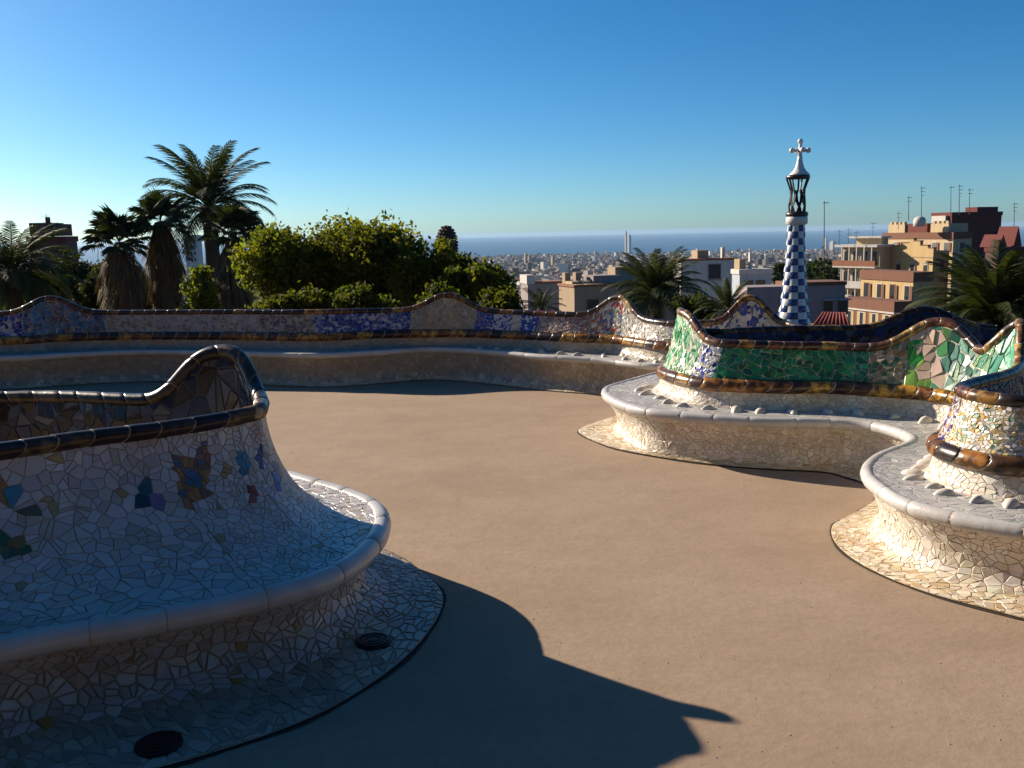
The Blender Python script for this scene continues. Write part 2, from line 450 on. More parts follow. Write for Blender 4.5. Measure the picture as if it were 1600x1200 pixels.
def knob_mesh():
    V = []; F = []; n, m = 10, 5
    for j in range(m + 1):
        a = j / m * math.pi / 2
        for i in range(n):
            t = 2 * math.pi * i / n; rr = math.cos(a)
            x = math.cos(t) * rr; x = x * (1.25 if x > 0 else 1.0)
            V.append((x * 0.058 * (1 - 0.15 * math.sin(a)), math.sin(t) * rr * 0.036 * (1 - 0.35 * max(0, x)), math.sin(a) * 0.034 - 0.004))
    for j in range(m):
        for i in range(n): F.append((j * n + i, j * n + (i + 1) % n, (j + 1) * n + (i + 1) % n, (j + 1) * n + i))
    return mesh('knob', V, F, M['knob'], smooth=True)
KNOB = knob_mesh()
def knobs(b, root, t0, t1, tt, gap, r, z):
    L = np.concatenate([[0], np.cumsum(np.linalg.norm(np.diff(b.pt(tt, 0.0), axis=0), axis=1))])
    s = np.interp(t0, b.t, L); s1 = np.interp(t1, b.t, L)
    P_ = b.pt(tt, z); idx = np.arange(len(L))
    while s < s1:
        i = int(np.interp(s, L, idx)); d = b.rim[i] - b.rail[i]; d = d / np.linalg.norm(d); j = r.uniform(-0.03, 0.03)
        o = link('knob', KNOB, root); o.location = Vector((P_[i][0] + d[0] * j, P_[i][1] + d[1] * j, z)) - root.location
        o.rotation_euler = (r.uniform(-.1, .1), r.uniform(-.1, .1), math.atan2(d[1], d[0]) + r.uniform(-0.5, 0.5)); k = r.uniform(0.8, 1.2); o.scale = (k, k, k * r.uniform(0.85, 1.2))
        s += gap * r.uniform(0.75, 1.3)

def seat_bench(b, root, patches, tile=0.040, rimr=0.04, capr=0.042, keep=300, knob_ranges=(), far=False, lo_t=0):
    """bench with seat, ochre lumbar roll and mosaic backrest"""
    r = random.Random(len(b.u)); off = np.array(root.location)
    rr = rimr
    parts = {}; b.parts = parts
    zb = b.base_zone(rr)
    rows = [b.pt(0.985, b.r - 0.012), b.pt(0.95, b.r - 0.006), b.pt(0.8, b.r - 0.012), b.pt(0.6, b.r - 0.016), b.pt(0.36, b.r - 0.012)]
    zs = Zone(np.stack(rows, 1))
    rows = [b.pt(0.36, b.r - 0.012), b.pt(0.305, b.r + 0.008), b.pt(0.265, b.r + 0.045), b.pt(0.245, b.r + 0.085), b.pt(0.235, b.r + 0.12)]
    zl = Zone(np.stack(rows, 1))
    zbot = b.r + 0.19
    fr = np.linspace(0, 1, 9)
    rows = [b.pt(0.215 - 0.185 * f ** 0.8, zbot + (b.R - capr * 1.5 - zbot) * f) for f in fr]
    zm = Zone(np.stack(rows, 1))
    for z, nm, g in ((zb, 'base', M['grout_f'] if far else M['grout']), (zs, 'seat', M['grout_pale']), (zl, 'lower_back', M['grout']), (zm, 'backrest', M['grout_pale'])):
        me = z.mesh(nm, g, False); me.transform(Matrix.Translation(-root.location)); parts[nm] = link(nm, me, root)
    # outer face
    rows = [b.pt(-0.02, b.R - 0.02), b.pt(-0.05, b.R - 0.12), b.pt(-0.08, 0.45), b.pt(-0.08, -0.3)]
    zo = Zone(np.stack(rows, 1)); me = zo.mesh('outer_face', M['outer'], False); me.transform(Matrix.Translation(-root.location)); parts['outer'] = link('outer_face', me, root)
    if not far:
        nb = [(0.02, 0.03, 0.09), (0.05, 0.055, 0.10), (0.012, 0.018, 0.06), (0.13, 0.125, 0.13), (0.03, 0.022, 0.02), (0.03, 0.04, 0.13)]
        emit_tiles(root, tiles_on(zo, voronoi(0, b.s_of(zo, 20), 0.02, zo.Q * .5, .055, 0.005, r, .1), lambda s, q, m: jitter(r.choice(nb), .2, r), -zsign(zo, b), 0.004, 0.04, r), M['mosaic'], 0, 'outer_tile', 'outer_tile_field', 60, parts['outer'])
    dirty = [(0.62, 0.56, 0.48), (0.66, 0.61, 0.53), (0.57, 0.50, 0.41), (0.69, 0.64, 0.57), (0.63, 0.56, 0.46)]
    grey = [(0.42, 0.41, 0.40), (0.48, 0.46, 0.44), (0.38, 0.37, 0.37)]
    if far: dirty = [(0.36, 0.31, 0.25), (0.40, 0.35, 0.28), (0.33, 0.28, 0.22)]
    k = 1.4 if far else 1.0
    stain = [(0.58, 0.49, 0.36), (0.50, 0.37, 0.22), (0.62, 0.54, 0.41), (0.60, 0.52, 0.40)]; qf = zb.q[14]
    fb_ = lambda s, q, m: jitter(r.choice(stain if q > qf or (q > zb.q[12] and r.random() < .4) else dirty), 0.10, r)
    fn = lambda s, q, m: jitter(r.choice(dirty), 0.10, r)
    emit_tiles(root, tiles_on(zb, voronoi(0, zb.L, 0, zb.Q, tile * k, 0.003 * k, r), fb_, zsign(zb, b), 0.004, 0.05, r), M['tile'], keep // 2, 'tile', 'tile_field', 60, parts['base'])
    emit_tiles(root, tiles_on(zs, voronoi(0, zs.L, 0.0, zs.Q, 0.055 * k, 0.003, r), lambda s, q, m: jitter(r.choice(grey), 0.08, r), zsign(zs, b), 0.0018, 0.012, r), M['tile'], 0, 'tile', 'tile_field', 60, parts['seat'])
    emit_tiles(root, tiles_on(zl, voronoi(0, zl.L, 0, zl.Q, tile * k, 0.003, r), fn, zsign(zl, b), 0.004, 0.05, r), M['tile'], 0, 'tile', 'tile_field', 60, parts['lower_back'])
    mt = []
    for t0, t1, size, fn2 in patches:
        s0, s1 = b.s_of(zm, t0), b.s_of(zm, t1)
        if s1 - s0 < 0.02: continue
        mt += tiles_on(zm, voronoi(s0, s1, 0, zm.Q, size, 0.005 if size > 0.04 else 0.003, r, 0.10), fn2(r), zsign(zm, b), 0.005, 0.09 if size > 0.05 else 0.14, r)
    emit_tiles(root, mt, M['mosaic'], keep, 'mosaic_tile', 'mosaic_field', 60, parts['backrest'])
    # joint line round the apron
    ap = np.concatenate([b.ap, np.full((len(b.u), 1), 0.006)], 1)
    return zm

def zsign(z, b):
    """+1 when the zone normals point to the sitting side / up"""
    nu, nq, _ = z.g.shape; i = nu // 2
    d = np.concatenate([(b.rim - b.rail)[i], [0.6]]); return 1.0 if np.dot(z.n[i, nq // 2], d) > 0 else -1.0

def apron_joint(b, root, lo, hi):
    sel = (b.t >= lo) & (b.t <= hi); A = b.ap[sel]; d = np.gradient(A, axis=0); d /= np.maximum(np.linalg.norm(d, axis=1, keepdims=True), 1e-9)
    nrm = np.stack([d[:, 1], -d[:, 0]], 1); out = A - (b.rim - b.rail)[sel] * 0
    sgn = np.sign(np.sum(nrm * (b.rim - b.rail)[sel], 1)).mean(); nrm *= 1 if sgn > 0 else -1
    w = 0.010 + 0.006 * np.sin(np.arange(len(A)) * 0.35) + 0.004 * nrg.random(len(A))
    z0 = np.full((len(A), 1), 0.0045)
    rows = np.stack([np.concatenate([A + nrm * -0.006, z0], 1), np.concatenate([A + nrm * w[:, None], z0], 1)], 1)
    me = Zone(rows).mesh('apron_joint', M['joint'], False); me.transform(Matrix.Translation(-root.location)); link('apron_joint', me, root)

# ---- palettes for the mosaic patches
def pal(cols, k=0.18):
    def fn(r): return lambda s, q, m: jitter(r.choice(cols), k, r)
    return fn
GREEN = pal([(0.01, 0.13, 0.05), (0.008, 0.09, 0.045), (0.02, 0.18, 0.07), (0.01, 0.11, 0.07), (0.005, 0.06, 0.03), (0.45, 0.40, 0.33)], 0.25)
GREEN2 = pal([(0.012, 0.19, 0.075), (0.01, 0.13, 0.065), (0.025, 0.25, 0.10), (0.012, 0.16, 0.09), (0.008, 0.09, 0.045), (0.02, 0.22, 0.085)], 0.25)
PALEGREEN = pal([(0.12, 0.36, 0.17), (0.30, 0.50, 0.30), (0.50, 0.58, 0.42), (0.62, 0.62, 0.52), (0.05, 0.26, 0.12)], 0.15)
BLUEWHITE = pal([(0.62, 0.62, 0.62), (0.66, 0.64, 0.60), (0.05, 0.08, 0.34), (0.03, 0.05, 0.28), (0.40, 0.44, 0.58), (0.55, 0.52, 0.30)], 0.12)
MIXBROWN = pal([(0.28, 0.22, 0.14), (0.03, 0.12, 0.06), (0.36, 0.30, 0.22), (0.06, 0.15, 0.08), (0.18, 0.13, 0.08)], 0.2)
OCHREWHITE = pal([(0.66, 0.61, 0.52), (0.70, 0.66, 0.58), (0.62, 0.56, 0.46), (0.66, 0.63, 0.58), (0.55, 0.36, 0.12), (0.60, 0.46, 0.22), (0.66, 0.61, 0.52), (0.68, 0.64, 0.56), (0.22, 0.34, 0.26), (0.60, 0.58, 0.55)], 0.1)
INDIGO = pal([(0.05, 0.035, 0.24), (0.62, 0.54, 0.48), (0.60, 0.50, 0.42), (0.07, 0.06, 0.30), (0.50, 0.26, 0.10), (0.46, 0.42, 0.46), (0.62, 0.58, 0.52)], 0.15)
def TEAL(r):
    cols = [(0.02, 0.13, 0.08), (0.04, 0.17, 0.11), (0.025, 0.10, 0.075), (0.05, 0.17, 0.05), (0.08, 0.20, 0.05), (0.06, 0.16, 0.13), (0.015, 0.08, 0.05)]
    def f(s, q, m):
        if abs(m[0] - 1453 - (m[1] - 550) * 0.12) < 17 and 518 < m[1] < 598: return jitter((0.46, 0.34, 0.26), 0.12, r)
        if abs(m[0] - 1436) < 16 and m[1] > 566: return jitter((0.20, 0.38, 0.07), 0.1, r)
        if abs(m[0] - 1418) < 22 and 530 < m[1] < 570: return jitter((0.02, 0.22, 0.04), 0.2, r)
        return jitter(r.choice(cols), 0.2, r)
    return f
LTEAL = pal([(0.12, 0.38, 0.26), (0.20, 0.46, 0.34), (0.30, 0.52, 0.40), (0.07, 0.28, 0.18)], 0.15)
DKBLUE = pal([(0.03, 0.06, 0.16), (0.05, 0.14, 0.28), (0.22, 0.22, 0.26), (0.10, 0.14, 0.24), (0.16, 0.10, 0.08), (0.03, 0.16, 0.26)], 0.2)
GREYWHITE = pal([(0.34, 0.31, 0.30), (0.38, 0.35, 0.33), (0.30, 0.26, 0.24), (0.36, 0.35, 0.36), (0.24, 0.17, 0.14)], 0.12)
GREYBROWN = pal([(0.24, 0.19, 0.16), (0.30, 0.26, 0.24), (0.14, 0.10, 0.09), (0.36, 0.32, 0.30), (0.10, 0.08, 0.10)], 0.2)
BLUE = pal([(0.02, 0.05, 0.26), (0.03, 0.08, 0.34), (0.02, 0.04, 0.20), (0.42, 0.44, 0.50), (0.08, 0.14, 0.38), (0.30, 0.32, 0.42)], 0.15)
STRONGBLUE = pal([(0.015, 0.05, 0.36), (0.02, 0.08, 0.44), (0.02, 0.05, 0.30), (0.015, 0.06, 0.38), (0.60, 0.62, 0.66)], 0.15)
PALEMARBLE = pal([(0.30, 0.30, 0.25), (0.25, 0.25, 0.22), (0.34, 0.33, 0.29), (0.22, 0.24, 0.24), (0.28, 0.24, 0.18)], 0.12)
REDGREY = pal([(0.34, 0.28, 0.25), (0.28, 0.14, 0.11), (0.40, 0.36, 0.33), (0.22, 0.18, 0.17), (0.36, 0.24, 0.18)], 0.15)
CONFETTI = pal([(0.55, 0.52, 0.48), (0.42, 0.06, 0.05), (0.10, 0.14, 0.26), (0.58, 0.55, 0.50), (0.40, 0.24, 0.10), (0.60, 0.56, 0.50), (0.16, 0.24, 0.20)], 0.15)
SHELLWHITE = pal([(0.60, 0.58, 0.54), (0.64, 0.61, 0.56), (0.52, 0.48, 0.42), (0.56, 0.55, 0.54), (0.44, 0.36, 0.27)], 0.1)

# ---- far bench
fst = [
 st((-9.6, 12.0), .92, (-9.4, 11.3)),
 st(P(0, 486, .92), .92, rim(0, 557)),
 st(P(80, 485, .90), .90, rim(100, 552)),
 st(P(200, 484, .885), .885, rim(230, 547)),
 st(P(370, 483, .885), .885, rim(400, 550)),
 st(P(490, 483, .888), .888, rim(500, 552)),
 st(P(600, 481, .874), .874, rim(600, 547)),
 st(P(700, 481, .865), .865, rim(660, 543)),
 st(P(755, 482, .858), .858, rim(721, 544)),
 st(P(820, 484, .85), .85, rim(790, 549)),
 st(P(900, 487, .846), .846, rim(857, 555)),
 st(P(968, 490, .835), .835, rim(942, 560)),
 st(P(1040, 500, .82), .82, rim(1013, 568)),
 st(P(1110, 499, .84), .84, (1.85, 9.42)),
 st(P(1168, 496, .85), .85, (2.2, 9.25)),
 st((2.74, 9.3), .84, (2.3, 9.12)),
 st((2.80, 8.75), .82, (2.35, 9.0))]
fb = Bench(fst, [(2.0, .23, .19), (7.0, .24, .19), (11.0, .20, .22), (14.05, .15, .24)])
froot = empty('serpentine_bench', (-1.0, 12.0, 0), 'long low mosaic bench at the terrace edge, mostly in shade, blue and pale panels', 'bench', 'serpentine bench sections')
SC = pal
fpatch = [(0, 1.2, .05, BLUE), (1.2, 2.7, .04, DKBLUE), (2.7, 4.25, .045, GREYWHITE), (4.25, 5.0, .045, GREYBROWN), (5.0, 6.4, .038, BLUE), (6.4, 7.85, .05, PALEMARBLE),
          (7.85, 8.3, .05, pal([(0.015, .05, .34), (.02, .07, .40)], .2)), (8.3, 8.75, .032, pal([(0.5, .52, .6), (.02, .06, .36), (.56, .56, .6), (.03, .08, .4)], .1)), (8.75, 8.95, .03, SHELLWHITE), (8.95, 9.3, .032, STRONGBLUE), (9.3, 10.4, .04, REDGREY), (10.4, 11.1, .032, CONFETTI), (11.1, 13.0, .035, SHELLWHITE), (13.0, 16, .03, BLUEWHITE)]
# ---- green and right-hand lobes
def Lp(*a): return P(*a)
gst = [
 st(P(1560, 508, .88), .88, (4.6, 9.5)),
 st(P(1442, 506, .88), .88, (3.75, 9.45)),
 st(P(1340, 507.5, .88), .88, (3.0, 9.40)),
 st(P(1230, 508.5, .885), .885, (2.3, 9.25)),
 st(P(1120, 513, .89), .89, (1.55, 9.02), (1.35, 9.2)),
 st((1.58, 8.16), .90, rim(965, 597), P(973, 648, 0)),
 st((1.44, 7.86), .91, rim(943, 606), P(908, 670, 0)),
 st((1.46, 7.62), .90, rim(952, 619), P(915, 684, 0)),
 st(P(1118, 529, .9), .90, rim(1000, 636), P(965, 703, 0)),
 st(P(1166, 531, .9), .90, rim(1090, 646.5), P(1060, 720.5, 0)),
 st(P(1240, 533.5, .89), .89, rim(1200, 653.5), P(1166, 732, 0)),
 st(P(1305, 534, .885), .885, rim(1300, 655), P(1280, 738, 0)),
 st(P(1370, 538, .88), .88, rim(1356, 658.5), P(1318, 746, 0)),
 st(P(1455, 541, .88), .88, rim(1397, 668), P(1350, 756, 0)),
 st(P(1516, 547, .88), .88, rim(1419, 677.5), P(1368, 766, 0)),
 st(P(1556, 556, .88), .88, rim(1425, 684), P(1374, 774, 0)),
 st((3.36, 6.10), .885, rim(1418, 690), P(1366, 784, 0)),
 st(P(1586, 572, .90), .90, rim(1395, 698), P(1348, 797, 0)),
 st(P(1535, 587, .90), .90, rim(1368, 709), P(1322, 811, 0)),
 st(P(1502, 597, .90), .90, rim(1352, 725), P(1302, 822, 0)),
 st(P(1506, 603, .90), .90, rim(1355, 741), P(1299, 838, 0)),
 st(P(1528, 609, .90), .90, rim(1374, 757), P(1312, 859, 0)),
 st(P(1560, 613, .90), .90, rim(1410, 779), P(1352, 888, 0)),
 st(P(1600, 617, .90), .90, rim(1490, 801), P(1440, 926, 0)),
 st((2.86, 4.46), .90, rim(1600, 822), P(1575, 963, 0)),
 st((3.5, 3.9), .90, (2.95, 3.52), (2.75, 3.38))]
gb = Bench(gst, [(1.0, .22, .16), (6.45, .27, .20, 3.2), (13.2, .20, .215), (16.15, .14, .25)], sm=3)
groot = empty('serpentine_bench', (2.2, 6.4, 0), 'sunlit mosaic bench with green tile backrest and a white and ochre lobe beside it', 'bench', 'serpentine bench sections')
gpatch = [(0, 5.2, .06, DKBLUE), (5.2, 7.2, .035, PALEGREEN), (7.2, 7.7, .035, PALEGREEN), (7.7, 8.35, .026, BLUEWHITE), (8.35, 11.85, .055, GREEN2), (11.85, 12.6, .045, MIXBROWN), (12.6, 15.0, .075, TEAL), (15.0, 18.6, .07, LTEAL),
          (18.6, 20.3, .024, INDIGO), (20.3, 25, .023, OCHREWHITE)]
# ---- near-left lobe
lst = [
 st((-3.0, 3.0), .95, (-2.62, 2.35), (-2.45, 2.05)),
 st(P(0, 690, .965), .965, rim(0, 1000), (-1.58, 2.70)),
 st(P(120, 673, .965), .965, rim(200, 965), (-1.18, 2.88)),
 st(P(240, 659, .968), .968, rim(400, 925), P(450, 1140, 0)),
 st(P(330, 646, .972), .972, rim(520, 890), P(560, 1085, 0)),
 st(P(385, 635, .98), .98, rim(577, 850), P(650, 1015, 0)),
 st(P(404, 629, .99), .99, rim(600, 812), P(693, 945, 0)),
 st((-1.27, 4.58), 1.0, rim(585, 780), P(668, 903, 0)),
 st((-1.47, 4.80), .98, rim(510, 752), P(590, 856, 0)),
 st(P(245, 615, .95), .95, (-1.62, 5.55), (-1.5, 5.8)),
 st(P(100, 610, .94), .94, (-2.4, 5.92)),
 st(P(0, 611, .93), .93, (-3.0, 5.95)),
 st((-4.3, 5.3), .93, (-4.3, 5.95))]
lb = Bench(lst, [(8.15, .20, .235, 2.7)], step=0.025, sm=3)
lb.neck = 0.74
lroot = empty('serpentine_bench', (-1.4, 4.2, 0), 'shaded white broken-tile bench lobe with dark brown cap beside two drain covers', 'bench', 'serpentine bench sections')

def white_lobe(b, root):
    r = random.Random(5)
    zb = b.base_zone(0.052)
    e = np.interp(b.t, [0, 4.5, 6, 7.5, 9, 12], [.60, .60, .55, .54, .56, .56])
    tw = np.interp(b.t, [0, 3.2, 4.6, 5.6, 8, 12], [.975, .975, .86, .66, .60, .60])
    e = np.interp(b.t, [0, 3.2, 5.2, 7.5, 12], [.66, .66, .62, .60, .60])
    rows = [b.pt(0.975 - (0.975 - tw) * q, b.r - 0.012 - 0.004 * q) for q in (0.0, .25, .5, .75, .97)]
    for k in np.linspace(0, 1, 22):
        a = k * math.pi / 2; tt = np.cos(a) ** (2 / e); y = np.sin(a) ** (2 / e)
        rows.append(b.pt(0.02 + (tw - 0.02) * tt, b.r - 0.012 + (b.R - 0.055 - b.r) * y))
    # even spacing across
    G = np.stack(rows, 1); out = np.zeros((len(b.u), 26, 3))
    for i in range(len(b.u)):
        L = np.concatenate([[0], np.cumsum(np.linalg.norm(np.diff(G[i], axis=0), axis=1))])
        for c in range(3): out[i, :, c] = np.interp(np.linspace(0, L[-1], 26), L, G[i, :, c])
    zk = Zone(out)
    parts = {}; b.parts = parts
    for z, nm in ((zb, 'base'), (zk, 'backrest')):
        me = z.mesh(nm, M['grout_l'], False); me.transform(Matrix.Translation(-root.location)); parts[nm] = link(nm, me, root)
    rows = [b.pt(-0.02, b.R - 0.02), b.pt(-0.05, b.R - 0.12), b.pt(-0.08, 0.45), b.pt(-0.08, -0.3)]
    zo = Zone(np.stack(rows, 1)); me = zo.mesh('outer_face', M['outer'], False); me.transform(Matrix.Translation(-root.location)); link('outer_face', me, root)
    apron = [None]
    wh = [(0.51, 0.47, 0.46), (0.55, 0.51, 0.49), (0.46, 0.42, 0.41), (0.52, 0.48, 0.44), (0.44, 0.38, 0.33)]
    def colour(s, q, m):
        x, y = m
        if apron[0] is not None and q > apron[0]: return jitter(r.choice([(0.30, 0.25, 0.20), (0.36, 0.31, 0.25), (0.26, 0.21, 0.17), (0.40, 0.35, 0.28)]), .12, r)
        d = lambda a, c, w, h: ((x - a) / w) ** 2 + ((y - c) / h) ** 2
        if d(230, 765, 15, 22) < 1: return jitter((0.03, 0.10, 0.14), .4, r)
        if d(244, 787, 8, 9) < 1: return (0.20, 0.15, 0.28)
        if d(300, 752, 27, 36) < 1 or d(277, 722, 9, 16) < 1 or d(317, 712, 8, 20) < 1:
            if d(303, 752, 9, 18) < 1: return jitter((0.05, 0.12, 0.22), .3, r)
            return jitter(r.choice([(0.34, 0.15, 0.05), (0.10, 0.11, 0.16), (0.20, 0.10, 0.06), (0.28, 0.13, 0.04)]), .3, r)
        if d(182, 768, 9, 11) < 1: return (0.38, 0.25, 0.10)
        if d(200, 808, 9, 12) < 1: return (0.36, 0.26, 0.10)
        if d(80, 787, 11, 18) < 1: return (0.34, 0.28, 0.12)
        if d(50, 803, 10, 10) < 1: return (0.05, 0.08, 0.05)
        if d(10, 770, 14, 26) < 1: return jitter(r.choice([(0.28, 0.15, 0.04), (0.06, 0.20, 0.30)]), .2, r)
        if d(12, 850, 34, 22) < 1: return jitter(r.choice([(0.04, 0.12, 0.06), (0.24, 0.13, 0.04), (0.06, 0.18, 0.24)]), .3, r)
        if d(380, 722, 9, 22) < 1: return jitter((0.07, 0.20, 0.28), .2, r)
        if d(407, 712, 6, 16) < 1: return jitter((0.10, 0.12, 0.30), .2, r)
        if d(350, 735, 6, 14) < 1: return (0.36, 0.24, 0.10)
        if d(394, 772, 7, 12) < 1: return jitter((0.26, 0.05, 0.04), .4, r)
        if d(428, 745, 9, 26) < 1 and r.random() < .6: return jitter((0.12, 0.18, 0.34), .3, r)
        if (d(372, 1072, 12, 12) < 1 or d(70, 1140, 14, 14) < 1 or d(382, 1016, 7, 10) < 1): return (0.40, 0.22, 0.05)
        if r.random() < .012: return jitter((0.34, 0.26, 0.12), .2, r)
        return jitter(r.choice(wh), .09, r)
    tl = []; sA, sB = b.s_of(zk, 3.15), b.s_of(zk, 4.6)
    for a, c, size in ((0, sA, .050), (sA, sB, .036), (sB, zk.L, .042)):
        tl += tiles_on(zk, voronoi(a, c, 0, zk.Q, size, 0.0032, r, .22), colour, zsign(zk, b), 0.004, 0.03, r)
    emit_tiles(root, tl, M['tile'], 300, 'tile', 'tile_field', 60, parts['backrest'])
    apron[0] = zb.q[15]
    tl = tiles_on(zb, voronoi(0, zb.L, 0, zb.Q, .048, 0.008, r, .16), colour, zsign(zb, b), 0.004, 0.04, r)
    emit_tiles(root, tl, M['tile'], 200, 'tile', 'tile_field', 60, parts['base'])
    nb = [(0.02, 0.035, 0.08), (0.10, 0.11, 0.13), (0.012, 0.02, 0.05), (0.13, 0.125, 0.12), (0.03, 0.022, 0.02), (0.06, 0.08, 0.11)]
    ot = tiles_on(zo, voronoi(0, zo.L, 0.02, zo.Q * .75, .085, 0.007, r, .1), lambda s, q, m: jitter(r.choice(nb), .2, r), -zsign(zo, b), 0.004, 0.03, r)
    emit_tiles(root, ot, M['mosaic'], 60, 'outer_tile', 'outer_tile_field')

white_lobe(lb, lroot)
lb.sweep(lroot, 'cap_tile', M['glaze'], lb.pt(0.0, lb.R - 0.040), 0.040, 0.15, 0.004, 0.035, CAPD, 1.0, M['grout'])
lb.sweep(lroot, 'rim_stone', M['rim'], lb.pt(1.0 - 0.03, lb.r - 0.045), 0.050, 0.30, 0.003, 0.0, None, 1.0, M['grout'])
apron_joint(lb, lroot, 0, 9)

seat_bench(gb, groot, gpatch)
gb.sweep(groot, 'cap_tile', M['glaze'], gb.pt(0.0, gb.R - 0.034), 0.035, 0.13, 0.005, 0.03, CAP, 1.0)
gb.sweep(groot, 'lumbar_tile', M['glaze'], gb.pt(0.225, gb.r + 0.155), 0.054, 0.15, 0.006, 0.06, BOL, 1.0)
gb.sweep(groot, 'rim_stone', M['rim'], gb.pt(1.0 - 0.03, gb.r - 0.036), 0.040, 0.27, 0.003, 0.0, None, 1.0, M['grout'])
apron_joint(gb, groot, 4, 25)
kr = random.Random(3)
knobs(gb, groot, 5.6, 14.5, 0.46, 0.20, kr, gb.r - 0.012)
knobs(gb, groot, 17.5, 24, 0.46, 0.13, kr, gb.r - 0.012)

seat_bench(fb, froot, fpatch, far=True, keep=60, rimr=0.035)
fb.sweep(froot, 'cap_tile', M['glaze'], fb.pt(0.0, fb.R - 0.035), 0.034, 0.15, 0.004, 0.02, CAPD + CAP, 1.0)
fb.sweep(froot, 'lumbar_tile', M['glaze'], fb.pt(0.225, fb.r + 0.155), 0.054, 0.16, 0.006, 0.05, BOL, 1.0)
fb.sweep(froot, 'rim_stone', M['rim'], fb.pt(1.0 - 0.03, fb.r - 0.032), 0.036, 0.40, 0.002, 0.0, None, 1.0, M['grout'])
knobs(fb, froot, 8.3, 13.5, 0.62, 0.26, kr, fb.r - 0.012)

# ------------------------------------------------------------------ drain covers on the left apron
def drain(px, py, label):
    x, y = gp(px, py, 0.02); r = empty('drain_cover', (x, y, 0.014), label, 'drain cover', 'iron drain covers')
    z = 0.015
    MB().lathe((x, y, z), [(0.080, -0.02), (0.080, 0.012), (0.074, 0.014)], 32).build('frame', M['iron'], r)
    MB().lathe((x, y, z + 0.0145), [(0.068, -0.004), (0.068, 0.004), (0.060, 0.004), (0.059, 0.001), (0.047, 0.001), (0.046, 0.004), (0.036, 0.004), (0.035, 0.001), (0.023, 0.001), (0.022, 0.004), (0.010, 0.004)], 32).build('cover', M['iron'], r)
drain(583, 1003, 'round iron drain cover in the tile apron below the white lobe tip')
drain(248, 1163, 'round iron drain cover in the tile apron away from the lobe tip')

# ------------------------------------------------------------------ terrace, terrain, sea
def terrace():
    far = [tuple(fb.rail[i] + (fb.rail[i] - fb.rim[i]) * 0.2) for i in range(0, len(fb.rail), 8)]
    poly = [(-40, -32), (-40, 11.5)] + [p for p in far if p[1] > 9.0] + [(3.1, 9.0), (5.0, 8.8), (5.0, 3.0), (40, 3.0), (40, -32)]
    n = len(poly)
    V = [(x, y, 0) for x, y in poly] + [(x, y, -10) for x, y in poly]
    F = [tuple(range(n))[::-1]] + [(i, (i + 1) % n, n + (i + 1) % n, n + i) for i in range(n)]
    me = mesh('plaza', V, F, M['sand'])
    import bmesh
    bm = bmesh.new(); bm.from_mesh(me); bmesh.ops.recalc_face_normals(bm, faces=bm.faces); bmesh.ops.triangulate(bm, faces=[f for f in bm.faces if len(f.verts) > 4]); bm.to_mesh(me); bm.free()
    tag(link('plaza', me), kind='structure')
terrace()
# loose grit on the sand
def grit():
    r = random.Random(2); V = []; F = []
    for i in range(420):
        y = 2.4 + 8 * r.random() ** 1.6; x = r.uniform(-0.45, 0.5) * y + 0.3
        k = r.uniform(0.002, 0.0045); n = len(V)
        for dx, dy, dz in ((1, 0, 0), (-.5, .8, 0), (-.5, -.9, 0), (0, 0, .9)): V.append((x + dx * k * r.uniform(.7, 1.3), y + dy * k, dz * k))
        F += [(n, n + 1, n + 3), (n + 1, n + 2, n + 3), (n + 2, n, n + 3)]
    tag(link('grit', mesh('grit', V, F, plain('grit_stone', (0.24, 0.18, 0.135), .9, .5, 40))), kind='stuff')
grit()
def ground_z(d):
    return float(np.interp(d, [0, 70, 150, 300, 600, 1200, 2500, 4500, 6000, 6300], [-10, -10, -20, -34, -52, -76, -110, -136, -147, -149.2]))
def terrain():
    rr = np.array([0, 40, 70, 110, 150, 220, 300, 450, 600, 900, 1200, 1800, 2500, 3500, 4500, 5500, 6000, 6300.])
    an = np.linspace(-math.pi, math.pi, 73)
    V = []; F = []
    for r in rr:
        for a in an: V.append((r * math.sin(a), r * math.cos(a), ground_z(r)))
    n = len(an)
    for i in range(len(rr) - 1):
        for j in range(n - 1): F.append((i * n + j, (i + 1) * n + j, (i + 1) * n + j + 1, i * n + j + 1))
    m, nt, b = nmat('city_ground')
    f = noise(nt, 0.02, 5); c = ramp(nt, f, [(0.35, (0.02, 0.028, 0.012)), (0.6, (0.09, 0.08, 0.07))])
    nt.links.new(c, b.inputs['Base Color']); b.inputs['Roughness'].default_value = 1
    tag(link('terrain', mesh('terrain', V, F, m)), kind='structure')
terrain()
def sea():
    m, nt, b = nmat('sea_water')
    b.inputs['Base Color'].default_value = (0.012, 0.085, 0.17, 1); b.inputs['Roughness'].default_value = 0.5
    b.inputs['Specular IOR Level'].default_value = 0.35
    bump(nt, b, noise(nt, 0.06, 3), 0.5, 2.0)
    R = 45000
    tag(link('sea', mesh('sea', [(R * math.sin(k * math.pi / 36), R * math.cos(k * math.pi / 36), -150) for k in range(72)], [tuple(range(72))[::-1]], m)), kind='structure')
sea()

